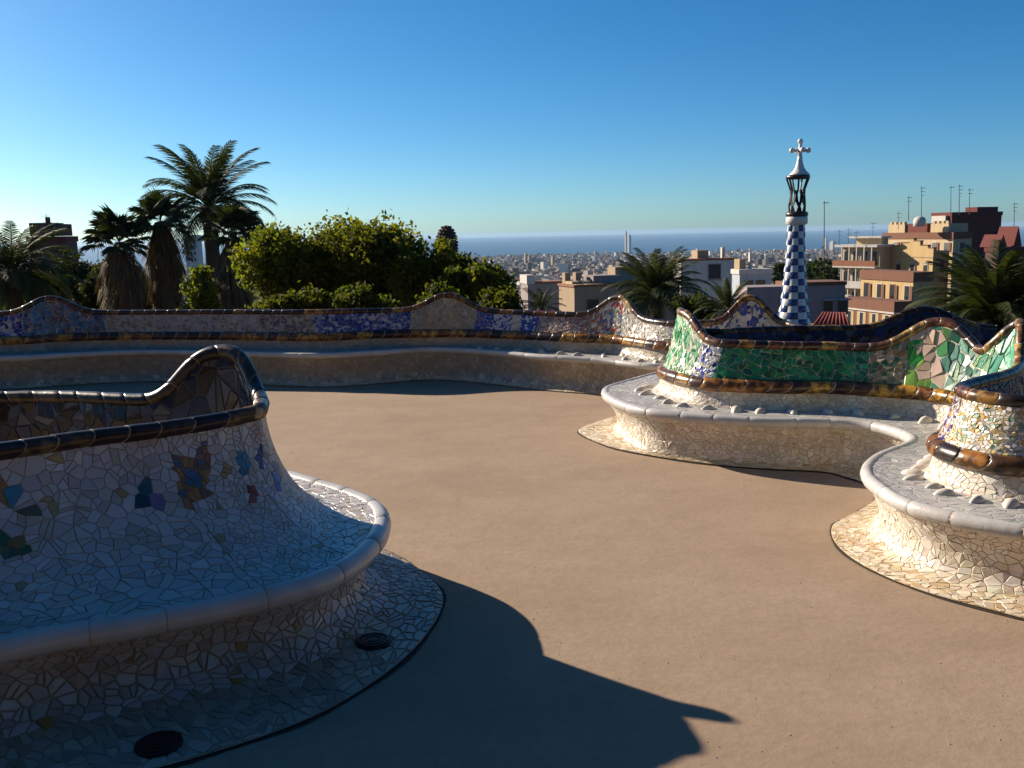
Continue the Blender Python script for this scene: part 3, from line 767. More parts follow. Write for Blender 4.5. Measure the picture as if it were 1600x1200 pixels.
# ------------------------------------------------------------------ foliage
def leafmat(name, trans=0.35, rough=0.5, tint=(1, 1, 1)):
    m, nt, b = nmat(name)
    a = nt.nodes.new('ShaderNodeAttribute'); a.attribute_name = 'Col'
    nt.links.new(a.outputs['Color'], b.inputs['Base Color']); b.inputs['Roughness'].default_value = rough; b.inputs['Specular IOR Level'].default_value = 0.2
    t = nt.nodes.new('ShaderNodeBsdfTranslucent'); nt.links.new(mixc(nt, 1.0, a.outputs['Color'], (1.6, 1.7, 0.5), 'MULTIPLY'), t.inputs['Color'])
    x = nt.nodes.new('ShaderNodeMixShader'); x.inputs[0].default_value = trans
    nt.links.new(b.outputs[0], x.inputs[1]); nt.links.new(t.outputs[0], x.inputs[2])
    nt.links.new(x.outputs[0], nt.nodes['Material Output'].inputs['Surface'])
    return m
M['leaf'] = leafmat('broad_leaf', 0.5, 0.7); M['frond'] = leafmat('palm_leaf', 0.2, 0.7); M['dead'] = leafmat('dead_palm_leaf', 0.12, 0.8)
M['bark'] = plain('tree_bark', (0.075, 0.055, 0.04), 0.95, 0.4, 8, 0.6)
M['palmbark'] = plain('palm_bark', (0.085, 0.06, 0.04), 0.95, 0.5, 10, 0.8)

def leaf_cloud(ctr, size, cols, r):
    n = len(ctr); a = r.normal(size=(n, 3)); a /= np.linalg.norm(a, axis=1, keepdims=True)
    b = r.normal(size=(n, 3)); b -= a * np.sum(a * b, 1, keepdims=True); b /= np.linalg.norm(b, axis=1, keepdims=True)
    s = size * r.uniform(0.6, 1.25, (n, 1))
    V = np.stack([ctr - a * s, ctr + b * s * 0.55 - a * s * .1, ctr + a * s, ctr - b * s * 0.55 - a * s * .1], 1).reshape(-1, 3)
    F = np.arange(4 * n).reshape(n, 4)
    return V, F, cols
def broadleaf(name, label, cpx, cpy, D, rx, rz, n, tone, seed, lobes=16, leaf=0.10, gz=-10.0, group='broadleaf trees beyond the terrace', cat='tree'):
    r = np.random.default_rng(seed); c = np.array(at(cpx, cpy, D)); k = D / FPX
    rx, rz = rx * k, rz * k; ry = rx
    root = empty(name, (c[0], c[1], gz), label, cat, group)
    lc = []
    for i in range(lobes):
        v = r.normal(size=3); v /= np.linalg.norm(v); q = r.uniform(0.35, 0.80) if i else 0.0
        lc.append((c + v * np.array([rx, ry, rz]) * q, r.uniform(0.26, 0.42) * min(rx, rz * 1.3)))
    pts = []; sh = []
    per = n // lobes
    for p, rad in lc:
        tw = r.normal(size=(max(4, per // 16), 3)); tw /= np.linalg.norm(tw, axis=1, keepdims=True)
        tw = p + tw * rad * r.uniform(0.5, 1.03, (len(tw), 1))
        ids = r.integers(0, len(tw), per)
        pts.append(tw[ids] + r.normal(size=(per, 3)) * (0.10 + rad * 0.05)); sh.append(np.repeat(r.uniform(0.75, 1.25), per))
    pts = np.concatenate(pts); sh = np.concatenate(sh)[:, None]
    base = np.array(tone); alt = base * np.array([1.7, 1.25, 0.6])
    f = r.random((len(pts), 1)) ** 2
    cols = (base * (1 - f) + alt * f) * sh * r.uniform(0.7, 1.3, (len(pts), 1))
    V, F, cols = leaf_cloud(pts, leaf, cols, r)
    link('crown', mesh('crown', V - np.array(root.location), F.tolist(), M['leaf'], cols), root)
    mb = MB(); base_p = Vector((c[0], c[1], gz)); fork = Vector((c[0], c[1], c[2] - rz * 0.75))
    mb.tube([base_p, base_p.lerp(fork, 0.5) + Vector((0.12, 0, 0)), fork], [0.26, 0.21, 0.17], 8); mb.build('trunk', M['bark'], root, True)
    for p, rad in lc[:9]:
        q = Vector(p); mb = MB(); mid = fork.lerp(q, 0.5) + Vector((r.normal() * .12, r.normal() * .12, 0.15))
        mb.tube([fork - Vector((0, 0, 0.1)), mid, q], [0.11, 0.065, 0.025], 6); mb.build('limb', M['bark'], root, True)
    return root

def frond_mesh(L, seed, droop, tone, pairs=44, leafl=0.46, width=0.042):
    """feather frond along +X, arching to -Z"""
    r = random.Random(seed); V = []; F = []; cl = []
    pts = []; p = Vector((0, 0, 0)); ang = 0.0; n = 14
    for i in range(n + 1):
        pts.append(p.copy()); ang -= droop / n * (0.4 + 1.2 * i / n); p = p + Vector((math.cos(ang), 0, math.sin(ang))) * (L / n)
    def pos(f):
        f = f * n; i = min(int(f), n - 1); return pts[i].lerp(pts[i + 1], f - i), (pts[i + 1] - pts[i]).normalized()
    for i in range(n):                                     # rachis
        w0, w1 = 0.035 * (1 - i / n) + 0.006, 0.035 * (1 - (i + 1) / n) + 0.006; k = len(V)
        V += [pts[i] + Vector((0, w0, 0)), pts[i] - Vector((0, w0, 0)), pts[i + 1] - Vector((0, w1, 0)), pts[i + 1] + Vector((0, w1, 0)), pts[i] + Vector((0, 0, -w0)), pts[i + 1] + Vector((0, 0, -w1))]
        F += [(k, k + 1, k + 2, k + 3), (k, k + 3, k + 5, k + 4), (k + 1, k + 4, k + 5, k + 2)]; cl += [tuple(x * 1.5 for x in tone)] * 3
    for i in range(pairs):
        f = 0.14 + 0.86 * i / (pairs - 1); o, t = pos(min(f, 0.999))
        ll = leafl * (0.55 + 0.9 * math.sin(math.pi * min(1, f * 0.86 + 0.1))) * r.uniform(0.85, 1.1)
        for sd in (-1, 1):
            d = (t * r.uniform(0.65, 0.95) + Vector((0, sd, 0)) * 0.75 + t.cross(Vector((0, 1, 0))) * -0.28 + Vector((0, 0, r.uniform(-0.12, 0.08)))).normalized()
            w = t * width; k = len(V); m = o + d * ll * 0.5 + Vector((0, 0, 0.01)); e = o + d * ll + Vector((0, 0, -0.10 * ll))
            V += [o - w * .5, o + w * .5, m + w * .6, m - w * .6, e]
            F += [(k, k + 1, k + 2, k + 3), (k + 3, k + 2, k + 4)]; c = jitter(tone, 0.35, r); cl += [c, c]
    return mesh('frond', [tuple(v) for v in V], F, M['frond'], cl)
def fan_mesh(seed, tone, mat, Lp=0.9, Rf=0.85, seg=26, fold=1.0, hang=0.0):
    r = random.Random(seed); V = []; F = []; cl = []
    w = 0.02
    V += [(0, w, 0), (0, -w, 0), (Lp, -w, 0), (Lp, w, 0)]; F.append((0, 1, 2, 3)); cl.append(tone)
    for i in range(seg):
        a0 = R_(-125 + 250 * i / seg); a1 = R_(-125 + 250 * (i + 1) / seg); am = (a0 + a1) / 2; ln = Rf * (0.72 + 0.28 * math.cos(am * 0.7)) * r.uniform(0.9, 1.08)
        k = len(V); z1 = 0.05 * fold
        V += [(Lp, 0, 0), (Lp + math.cos(a0) * ln * .55, math.sin(a0) * ln * .55, -0.04), (Lp + math.cos(am) * ln * .6, math.sin(am) * ln * .6, z1), (Lp + math.cos(a1) * ln * .55, math.sin(a1) * ln * .55, -0.04), (Lp + math.cos(am) * ln, math.sin(am) * ln, -0.12 - r.uniform(0, .22) * ln)]
        F += [(k, k + 1, k + 2), (k, k + 2, k + 3), (k + 1, k + 4, k + 2), (k + 2, k + 4, k + 3)]; c = jitter(tone, 0.3, r); cl += [c] * 4
    return mesh('fan_leaf', V, F, mat, cl)
FT = (0.040, 0.050, 0.018)
FRONDS = [frond_mesh(3.0, 20 + i, d, FT) for i, d in enumerate((0.9, 1.35, 1.5, 1.9, 1.7))]
FANS = [fan_mesh(40 + i, (0.045, 0.062, 0.025), M['frond']) for i in range(4)]
def thatch_mesh(seed):
    r = random.Random(seed); V = []; F = []; cl = []
    for i in range(16):
        y0 = r.uniform(-.10, .10); y1 = y0 * 2.6 + r.uniform(-.12, .12); L = r.uniform(.8, 1.3); w = r.uniform(.018, .035); k = len(V); z = r.uniform(-.05, .05)
        V += [(0, y0 - w * .4, 0), (0, y0 + w * .4, 0), (L * .5, (y0 + y1) / 2 + w, z + .06), (L * .5, (y0 + y1) / 2 - w, z + .06), (L, y1, z - .02)]
        F += [(k, k + 1, k + 2, k + 3), (k + 3, k + 2, k + 4)]; c = jitter(r.choice([(0.13, 0.085, 0.045), (0.09, 0.06, 0.035), (0.17, 0.115, 0.06)]), .3, r); cl += [c, c]
    return mesh('dead_leaf', V, F, M['dead'], cl)
DEADF = [thatch_mesh(60 + i) for i in range(4)]
def put(me, name, root, p, az, el, roll, sc):
    o = link(name, me, root); o.location = p
    o.rotation_euler = (Matrix.Rotation(az, 3, 'Z') @ Matrix.Rotation(-el, 3, 'Y') @ Matrix.Rotation(roll, 3, 'X')).to_euler(); o.scale = (sc, sc, sc); return o
def palm_trunk(root, base, top, r0, r1):
    mb = MB(); pts = []; rad = []; n = 26; L = (top - base).length
    for i in range(n + 1):
        f = i / n; pts.append(base.lerp(top, f) + Vector((0.08 * math.sin(f * 3), 0.05 * math.sin(f * 4), 0))); rad.append((r0 + (r1 - r0) * f) * (1.0 + 0.07 * (i % 2)))
    mb.tube(pts, rad, 10); mb.build('trunk', M['palmbark'], root, True)
def date_palm(label, px, py, D, rpx, n, seed, gz=-10, lo=-0.6, hi=1.45, trunk_r=0.27, leanx=0.0, group='date palms'):
    r = random.Random(seed); c = at(px, py, D); root = empty('date_palm', (c.x + leanx, c.y, gz), label, 'palm', group)
    top = c; palm_trunk(root, Vector((c.x + leanx, c.y, gz)), top, trunk_r * 1.1, trunk_r)
    MB().lathe(tuple(top - Vector((0, 0, 0.75))), [(trunk_r, 0), (trunk_r * 1.45, 0.35), (trunk_r * 1.3, 0.7), (0.1, 1.0)], 12).build('crown_boss', M['palmbark'], root, True)
    sc = rpx * D / FPX / 2.75
    for i in range(n):
        el = lo + (hi - lo) * ((i + 0.5) / n) ** 0.85; az = i * 2.39996 + r.uniform(-.25, .25)
        m = FRONDS[0] if el > 1.0 else FRONDS[1] if el > 0.55 else r.choice((FRONDS[1], FRONDS[4])) if el > 0.1 else r.choice((FRONDS[2], FRONDS[3]))
        put(m, 'frond', root, top + Vector((0, 0, 0.1 * el)) - root.location, az, el, r.uniform(-.4, .4), sc * r.uniform(0.88, 1.08))
    return root
def fan_palm(label, px, py, D, rpx, n, seed, skirt_px, gz=-10, group='fan palms with dead leaf skirts', nd=150):
    r = random.Random(seed); c = at(px, py, D); root = empty('fan_palm', (c.x, c.y, gz), label, 'palm', group); k = D / FPX
    palm_trunk(root, Vector((c.x, c.y, gz)), c, 0.26, 0.20); sc = rpx * k / 1.65
    for i in range(n):
        el = -0.45 + 1.85 * ((i + .5) / n); az = i * 2.39996
        put(r.choice(FANS), 'fan_leaf', root, c - root.location, az + r.uniform(-.2, .2), el, r.uniform(-.3, .3), sc * r.uniform(.85, 1.1))
    L = 4.4; half = skirt_px * k / 2
    for i in range(nd):
        f = (i + .5) / nd; az = i * 2.39996; z = c.z - 0.1 - f * L
        rad = half * (0.35 + 0.75 * min(1, f * 4.0)) * (1 - 0.65 * max(0, f - .25))
        p = Vector((c.x + rad * math.cos(az) * .55, c.y + rad * math.sin(az) * .55, z))
        put(r.choice(DEADF), 'dead_leaf', root, p - root.location, az + r.uniform(-.3, .3), -1.0 - 0.45 * r.random() - .1 * f, r.uniform(-.5, .5), r.uniform(.85, 1.3) * (1.0 if f > .1 else .8))
    return root

date_palm('tallest date palm, its wide feathery crown standing clear against the sky', 326, 328, 48, 104, 50, 1, lo=-0.15, trunk_r=.36)
fan_palm('squat fan palm with a broad brown skirt, left of two taller palms', 186, 378, 45, 54, 26, 2, 84)
fan_palm('fan palm with a dark narrow skirt next to the tallest date palm', 251, 346, 47, 48, 24, 3, 62)
fan_palm('fan palm with hanging brown leaves tight against the tallest palm trunk', 363, 364, 43, 50, 25, 4, 58)
date_palm('dark drooping date palm in front of the red brick block', 18, 428, 34, 100, 64, 5, lo=-0.55, hi=1.2)
date_palm('bushy date palm behind the white mosaic crest, among pale houses', 1024, 468, 52, 80, 64, 6, lo=-0.1, hi=1.45)
date_palm('small date palm beside the checkered tower', 1138, 488, 46, 52, 44, 7, lo=-0.3, hi=1.45)
date_palm('small low palm showing between tree and tan house', 845, 488, 44, 40, 26, 8, lo=-0.1, hi=1.4)
date_palm('large dense palm right behind the green mosaic bench', 1555, 512, 27, 128, 110, 9, lo=-0.3, hi=1.5)

TG = (0.085, 0.100, 0.017)
broadleaf('broadleaf_tree', 'tallest rounded green tree in the middle of the grove', 545, 418, 34, 108, 94, 19000, TG, 31, 24)
broadleaf('broadleaf_tree', 'green tree of the grove nearest to the palms', 455, 426, 33, 92, 92, 16000, (0.074, 0.092, 0.016), 32, 20)
broadleaf('broadleaf_tree', 'green tree under the dark stone pinnacle', 640, 428, 33, 92, 84, 16000, (0.076, 0.090, 0.016), 33, 20)
broadleaf('broadleaf_tree', 'yellow-green tree at the city end of the grove', 742, 446, 31, 56, 60, 8500, (0.066, 0.085, 0.016), 34, 12)
broadleaf('broadleaf_tree', 'small bright green tree between two fan palms', 302, 452, 40, 42, 62, 5500, (0.075, 0.095, 0.016), 35, 10)
broadleaf('broadleaf_tree', 'dark evergreen behind the squat fan palm', 125, 440, 62, 48, 58, 6500, (0.018, 0.026, 0.010), 36, 12, 0.13)
broadleaf('broadleaf_tree', 'dark evergreen low behind the two left fan palms', 225, 462, 60, 60, 44, 5500, (0.018, 0.026, 0.010), 37, 12, 0.13)
broadleaf('broadleaf_tree', 'dark evergreen behind the tallest palm trunk', 340, 462, 60, 52, 46, 5500, (0.020, 0.028, 0.010), 39, 12, 0.13)
broadleaf('broadleaf_tree', 'dark evergreen between the squat fan palm and the next', 175, 452, 58, 50, 52, 6000, (0.016, 0.022, 0.009), 40, 12, 0.13)
broadleaf('broadleaf_tree', 'dark evergreen beneath the drooping date palm', 55, 462, 58, 70, 50, 6000, (0.016, 0.022, 0.009), 38, 12, 0.13)
for i, (px, py, rx, rz) in enumerate(((470, 476, 55, 24), (575, 474, 58, 26), (690, 474, 50, 28), (785, 480, 36, 24))):
    broadleaf('shrub', ('leafy shrub under the grove tree next to the palms', 'leafy shrub under the tallest tree of the grove', 'leafy shrub behind the pale marbled bench crest', 'leafy shrub at the city end of the grove')[i], px, py, 27, rx, rz, 3500, (0.045, 0.06, 0.014), 50 + i, 9, 0.08, group='shrubs below the grove', cat='shrub')
broadleaf('broadleaf_tree', 'dark leafy bush between the two low palms', 1090, 482, 48, 40, 34, 4500, (0.024, 0.036, 0.012), 61, 10)
broadleaf('broadleaf_tree', 'dark bush at the base of the checkered tower', 1170, 500, 43, 30, 26, 3000, (0.022, 0.032, 0.011), 62, 8)
for i, (px, py, D, rx, rz) in enumerate(((1222, 428, 210, 24, 26), (1290, 436, 190, 30, 28), (1262, 424, 240, 24, 20))):
    broadleaf('broadleaf_tree', ('dark park tree behind the tower shaft', 'dark park tree beside the balcony block', 'more distant dark park tree right of the tower')[i], px, py, D, rx, rz, 3500, (0.020, 0.032, 0.012), 70 + i, 12, 0.35, ground_z(D))

# ------------------------------------------------------------------ buildings
WM = {}
def wall(name, col, var=0.12, scale=1.2):
    if name not in WM:
        m, nt, b = nmat('wall_' + name)
        f = noise(nt, scale, 5); c = mixc(nt, f, [x * (1 - var) for x in col], [x * (1 + var) for x in col])
        mp = node(nt, 'ShaderNodeMapping'); mp.inputs['Scale'].default_value = (1.5, 1.5, 0.12); nt.links.new(coords(nt), mp.inputs[0])
        st_ = ramp(nt, noise(nt, 1.6, 4, .6, mp.outputs[0]), [(0.42, (0, 0, 0)), (0.75, (0.45, 0.45, 0.45))])
        c = mixc(nt, st_, c, [x * 0.55 for x in col])
        nt.links.new(c, b.inputs['Base Color']); b.inputs['Roughness'].default_value = 0.9; WM[name] = m
    return WM[name]
def pane():
    if 'pane' not in M:
        m, nt, b = nmat('window_glass'); b.inputs['Base Color'].default_value = (0.02, 0.025, 0.03, 1); b.inputs['Roughness'].default_value = 0.08; M['pane'] = m
    return M['pane']
class House:
    """corner C at pixel column cpx and depth D; lit facade runs to lpx, shaded side to rpx"""
    def __init__(h, name, label, cpx, D, lpx, rpx, top, ang=24, group=None, cat='building', z0=None, zpy=None):
        h.C = at(cpx, 420, D); a = R_(ang)
        h.dL = Vector((-math.sin(a), math.cos(a), 0)); h.dR = Vector((math.cos(a), math.sin(a), 0))
        h.z0 = ground_z(D) if z0 is None else z0; h.z1 = at(cpx, top, D).z
        h.w = h.solve(h.dL, lpx); h.d = h.solve(h.dR, rpx)
        h.D = D; h.root = empty(name, (h.C.x, h.C.y, h.z0), label, cat, group)
        h.C = Vector((h.C.x, h.C.y, 0))
    def solve(h, d, px):
        r = ray(px, 420); den = d.x * r.y - d.y * r.x
        return abs((h.C.y * r.x - h.C.x * r.y) / den)
    def zpy(h, py): return at(800 + FPX * h.C.x / h.D, py, h.D).z
    def slab(h, name, mat, u0, u1, v0, v1, z0, z1, parent=None):
        mb = MB(); mb.obox(h.C + h.dL * u0 + h.dR * v0 + Vector((0, 0, z0)), h.dL * (u1 - u0), h.dR * (v1 - v0), (0, 0, z1 - z0))
        return mb.build(name, mat, parent or h.root)
    def body(h, mat, parapet=None, ph=0.6):
        h.slab('wall', mat, 0, h.w, 0, h.d, h.z0, h.z1)
        if parapet: h.slab('parapet', parapet, -0.12, h.w + 0.12, -0.12, h.d + 0.12, h.z1 - ph, h.z1 + 0.25)
    def window(h, face, u, z, w, ht, frame, shutter=None, sill=True, blind=0.0):
        """face 'L' lit facade or 'R' shaded side; u along it, z bottom"""
        o = lambda a, b, c, d, e, f: (a, b, c, d, e, f) if face == 'L' else (c, d, a, b, e, f)
        t = 0.10
        fr = h.slab('window', frame, *o(u - t, u + w + t, -0.06, 0.05, z - t, z + ht + t))
        fr_off = h.root
        mb = MB(); n = h.dR if face == 'L' else h.dL; al = h.dL if face == 'L' else h.dR
        mb.obox(h.C + al * u + n * -0.075 + Vector((0, 0, z)), al * w, n * 0.02, (0, 0, ht)); g = mb.build('pane', pane(), fr)
        if sill: h.slab('sill', frame, *o(u - 0.18, u + w + 0.18, -0.16, 0.0, z - 0.22, z - 0.1), parent=fr)
        if shutter:
            h.slab('shutter', shutter, *o(u - 0.62, u - 0.12, -0.12, -0.062, z, z + ht), parent=fr)
        if blind: h.slab('blind', wall('blind', (.35, .30, .24)), *o(u + .02, u + w - .02, -0.095, -0.078, z + ht * (1 - blind), z + ht), parent=fr)
w_yel = wall('yellow', (0.45, 0.31, 0.14)); w_cream = wall('cream', (0.46, 0.34, 0.20)); w_brown = wall('brown', (0.16, 0.065, 0.036)); w_red = wall('red', (0.12, 0.022, 0.018))
w_white = wall('white', (0.50, 0.46, 0.42)); w_mauve = wall('mauve', (0.28, 0.23, 0.22)); w_tan = wall('tan', (0.34, 0.24, 0.15)); w_roof = wall('tileroof', (0.24, 0.04, 0.025)); w_dark = wall('darkbrick', (0.10, 0.045, 0.04)); w_blue = wall('bluegrey', (0.34, 0.38, 0.42)); w_terra = wall('terracotta', (0.25, 0.10, 0.05))
GR = 'apartment blocks on the slope'

# low two-tier block with brown parapets
h = House('apartment_block', 'lowest cream block with brown pilasters and a stepped-back upper floor', 1400, 112, 1321, 1428, 476, 16, GR)
h.body(w_brown); zt = h.z1
h.slab('cornice', w_white, -0.15, h.w + 0.15, -0.15, h.d + .15, zt - 1.15, zt - 0.95)
h.slab('parapet', w_brown, -0.08, h.w + 0.08, -0.08, h.d + .08, zt - 0.95, zt + 0.35)
n = 4; bay = h.w / n
for i in range(n):
    u = i * bay
    for k in range(2):
        h.slab('panel', w_yel, u + bay * .14, u + bay * .86, -0.05, 0.02, zt - 3.3 - 3.2 * k, zt - 1.3 - 3.2 * k)
        h.window('L', u + bay * .36, zt - 3.0 - 3.2 * k, bay * .26, 1.6, w_white)
up = House('apartment_block', 'brown-capped cream storey with shuttered windows set back above the lowest block', 1428, 116, 1346, 1457, 440, 16, GR)
up.slab('wall', w_yel, 0, up.w, 0, up.d, up.z0, up.z1); zt = up.z1
up.slab('parapet', w_brown, -0.15, up.w + .15, -.15, up.d + .15, zt - 0.05, zt + 1.15)
for i, f in enumerate((.06, .33, .58, .84)):
    up.window('L', up.w * f, zt - 2.35, 0.85, 1.75, w_brown if i % 2 else w_white, w_brown)
# yellow block with stepped gable
y = House('apartment_block', 'pale yellow block with stepped gable and four small windows', 1457, 128, 1374, 1482, 392, 16, GR)
y.body(w_yel); zt = y.z1
for a, b, dz in ((0.0, 0.10, .35), (0.10, .24, .7), (.24, .36, 1.3), (.36, .44, 1.6), (.44, .60, 1.05), (.60, .78, .6), (.78, .9, .25), (.9, 1.0, .55)):
    y.slab('gable_step', w_yel, y.w * a, y.w * b, 0, 0.5, zt - 0.002, zt + dz)
    y.slab('coping', w_brown, y.w * a - .03, y.w * b + .03, -0.06, 0.56, zt + dz + .002, zt + dz + .12)
y.slab('string_course', w_tan, -0.03, y.w + .03, -0.08, 0.0, zt - 0.95, zt - 0.82)
for f in (.12, .36, .62, .86):
    y.window('L', y.w * f - .4, zt - 2.9, 0.8, 1.3, w_cream, blind=.3)
y.window('R', y.d * .4, zt - 3.0, 0.8, 1.4, w_white)
# turreted block behind
t = House('apartment_block', 'cream block with two crenellated roof turrets and brown band', 1487, 146, 1378, 1516, 372, 16, GR)
t.body(w_cream); zt = t.z1
t.slab('band', w_brown, -.1, t.w + .1, -.1, t.d + .1, zt - 0.15, zt + 0.9)
for a, b in ((.09, .33), (.70, .95)):
    z2 = t.zpy(349); t.slab('turret', w_cream, t.w * a, t.w * b, 0.3, 4.0, zt + .902, z2)
    for k in range(4):
        u = t.w * (a + (b - a) * (k + .1) / 4); t.slab('merlon', w_cream, u, u + t.w * (b - a) * .14, 0.3, .8, z2 - .01, z2 + .42)
t.slab('roof_shed', w_red, t.w * .40, t.w * .68, .6, 5, zt + .902, t.zpy(348))
for f in (.06, .22, .78): t.window('L', t.w * f, zt - 2.1, 0.9, 1.4, w_white, w_brown)
t.window('R', t.d * .35, zt - 2.2, 0.9, 1.5, w_white)
MB().lathe(tuple(at(1437, 345, 150)), [(.95, -.9), (.95, 0.05), (.8, .4), (.5, .62), (.1, .72)], 16).build('dome', w_white, t.root, True)
# dark red block on top of the slope
d = House('apartment_block', 'dark red brick block on the top of the slope with aerials', 1483, 165, 1452, 1560, 334, 16, GR)
d.body(w_red, w_red, .4)
d.slab('stair_house', w_red, 0.6, d.w * .7, d.d * .55, d.d * .97, d.z1 + .26, d.zpy(324))
d.slab('white_hut', w_white, d.w * .2, d.w * .9, -0.5, 1.6, d.z1 - 2.6, d.z1 - .3)
d2 = House('apartment_block', 'dark red gabled house half hidden by the dense palm', 1556, 120, 1538, 1650, 390, 20, GR)
d2.body(w_dark, w_red, .3); zt = d2.z1
for i, f in enumerate((.15, .5, .8)): d2.window('R', d2.d * f, zt - 3.4, 1.0, 1.8, w_cream)
mb = MB(); q = d2.C + Vector((0, 0, zt + .3)); a0 = q + d2.dR * 0.5; 
for f0, f1, hh in ((.02, .16, 1.6), (.26, .40, 2.6)):
    a0 = q + d2.dR * (d2.d * f0); a1 = q + d2.dR * (d2.d * f1); m_ = (a0 + a1) / 2 + Vector((0, 0, hh)); k = d2.dL * 3
    MB().add([a0, a1, m_, a0 + k, a1 + k, m_ + k], [(0, 1, 2), (3, 5, 4), (0, 2, 5, 3), (1, 4, 5, 2), (0, 3, 4, 1)]).build('gable_roof', w_red, d2.root)
for f in (.52, .62):
    b0 = q + d2.dR * (d2.d * f); MB().lathe(tuple(b0), [(.28, 0), (.28, 1.6), (.42, 1.75), (.36, 2.2), (.1, 2.5)], 10).build('chimney', w_dark, d2.root)
# balcony block
b = House('apartment_block', 'white and tan block with stacked balconies at the sea end of the slope', 1374, 135, 1316, 1392, 386, 30, GR)
b.body(w_cream); zt = b.z1
b.slab('roof_slab', w_white, -0.4, b.w + .6, -1.2, b.d, zt + .002, zt + .35)
b.slab('penthouse', w_cream, b.w * .1, b.w * .8, 1.2, b.d, zt + .35, b.zpy(372)); b.slab('penthouse_roof', w_white, b.w * .02, b.w * .9, 0.3, b.d, b.zpy(372) + .002, b.zpy(369))
for k in range(3):
    z = zt - 3.0 * (k + 1)
    b.slab('balcony_slab', w_white, -0.3, b.w + .7, -1.4, -0.01, z, z + .22)
    b.slab('balcony_front', w_terra if k % 2 == 0 else w_white, -0.3, b.w + .7, -1.4, -1.28, z + .222, z + 1.05)
    for j in range(5):
        u = b.w * (j + .3) / 5; b.slab('post', w_white, u, u + .16, -1.25, -1.1, z + .222, z + 2.98)
    for j in range(4): b.window('L', b.w * (j + .25) / 4, z + .4, b.w / 4 * .55, 2.0, w_white, sill=False)
b.slab('awning', w_white, b.w * .5, b.w + .8, -2.4, -1.41, zt - 7.2, zt - 7.0)
# long mauve house under the tower
m = House('long_house', 'long mauve-grey house with small awnings behind the checkered tower', 1168, 88, 1150, 1322, 449, 4, None)
m.body(w_mauve); zt = m.z1
m.slab('roof_edge', w_brown, -.1, m.w + .1, m.d * .42, m.d + .1, zt + .002, zt + .35)
for f in (.02, .34, .52, .78, .93):
    m.window('R', m.d * f, zt - 2.6, .9, 1.25, w_mauve); m.slab('awning', w_blue, -0.55, -0.13, m.d * f - .2, m.d * f + 1.1, zt - 1.4, zt - 1.28)
a0 = m.C + m.dR * (m.d * .70) - m.dL * .3 + Vector((0, 0, zt - 3.4)); 
for k in range(3):
    c0 = at(1276, 488 + 2 * 0, 80); 
rr = empty('lean_to_roof', tuple(at(1296, 506, 82)), 'red tiled lean-to roof at the foot of the cream block', 'roof')
p0, p1, p2, p3 = at(1270, 507, 80), at(1330, 509, 80), at(1322, 490, 84), at(1284, 489, 84)
MB().add([p0, p1, p2, p3] + [v - Vector((0, 0, .25)) for v in (p0, p1, p2, p3)], [(0, 1, 2, 3), (7, 6, 5, 4), (0, 4, 5, 1), (1, 5, 6, 2), (2, 6, 7, 3), (3, 7, 4, 0)]).build('roof_sheet', w_roof, rr)
for k in range(9):
    f = (k + .5) / 9; MB().tube([p0.lerp(p1, f) + Vector((0, 0, .04)), p3.lerp(p2, f) + Vector((0, 0, .04))], .11, 6).build('tile_row', w_roof, rr, True)
hw = at(1296, 506, 82); MB().box(p0.x + .4, p1.x - .3, 80.3, 84, ground_z(82), p0.z - .3).build('wall', w_terra, rr)
# white flats between palm and tower
f1 = House('flat_roofed_house', 'wide grey-white flat roofed house behind the bushy date palm', 1064, 112, 1052, 1150, 408, 10)
f1.body(w_white, None); f1.slab('parapet', w_terra, -.1, f1.w + .1, -.1, f1.d + .1, f1.z1 + .002, f1.z1 + .22)
f1.window('R', f1.d * .50, f1.z1 - 2.2, 1.5, 1.7, w_mauve); f1.slab('roof_hut', w_tan, 1, 3, f1.d * .35, f1.d * .55, f1.z1 + .22, f1.z1 + 1.2); f1.slab('chimney', w_white, 1, 1.5, f1.d * .8, f1.d * .85, f1.z1 + .22, f1.z1 + 1.5)
f2 = House('flat_roofed_house', 'small blue-white house with wide dark windows left of the tower', 1156, 98, 1144, 1206, 425, 8)
f2.body(w_blue, w_white, .25)
for f in (.12, .5): f2.window('R', f2.d * f, f2.z1 - 2.3, f2.d * .3, 1.4, w_blue)
f2.slab('roof_box', w_tan, 1, 2.5, f2.d * .1, f2.d * .28, f2.z1 + .26, f2.z1 + 1.3)
f2.slab('chimney', w_white, 1, 1.4, f2.d * .42, f2.d * .48, f2.z1 + .26, f2.z1 + 2.0)
# tan house with tall chimneys
g = House('chimney_house', 'tan house with stepped parapets and two tall pale chimneys', 897, 82, 873, 1062, 449, 20)
g.body(w_tan); zt = g.z1
g.slab('roof_edge', w_terra, -.1, g.w + .1, -.1, g.d + .1, zt + .002, zt + .2)
for v in (-.0, g.d * .10):
    g.slab('chimney', w_tan, g.w * .75, g.w * .95, v + .25, v + .75, zt + .2, g.zpy(428)); g.slab('step', w_cream, g.w * .3, g.w * .74, v + .25, v + 1.0, zt + .2, g.zpy(441)); g.slab('step', w_cream, g.w * .05, g.w * .29, v + .25, v + 1.0, zt + .2, g.zpy(445))
g.slab('upper_floor', w_mauve, 1, g.w * .9, g.d * .22, g.d * .62, zt + .2, g.zpy(433)); g.slab('upper_floor', w_tan, 1.5, g.w * .9, g.d * .45, g.d * .95, zt + .2, g.zpy(421))
for f in (.12, .3, .5, .7): g.window('R', g.d * f, zt - 2.6, 1.0, 1.4, w_terra)
wv = House('flat_roofed_house', 'low house with a bright white gable end below the grove', 824, 120, 813, 884, 444, 16)
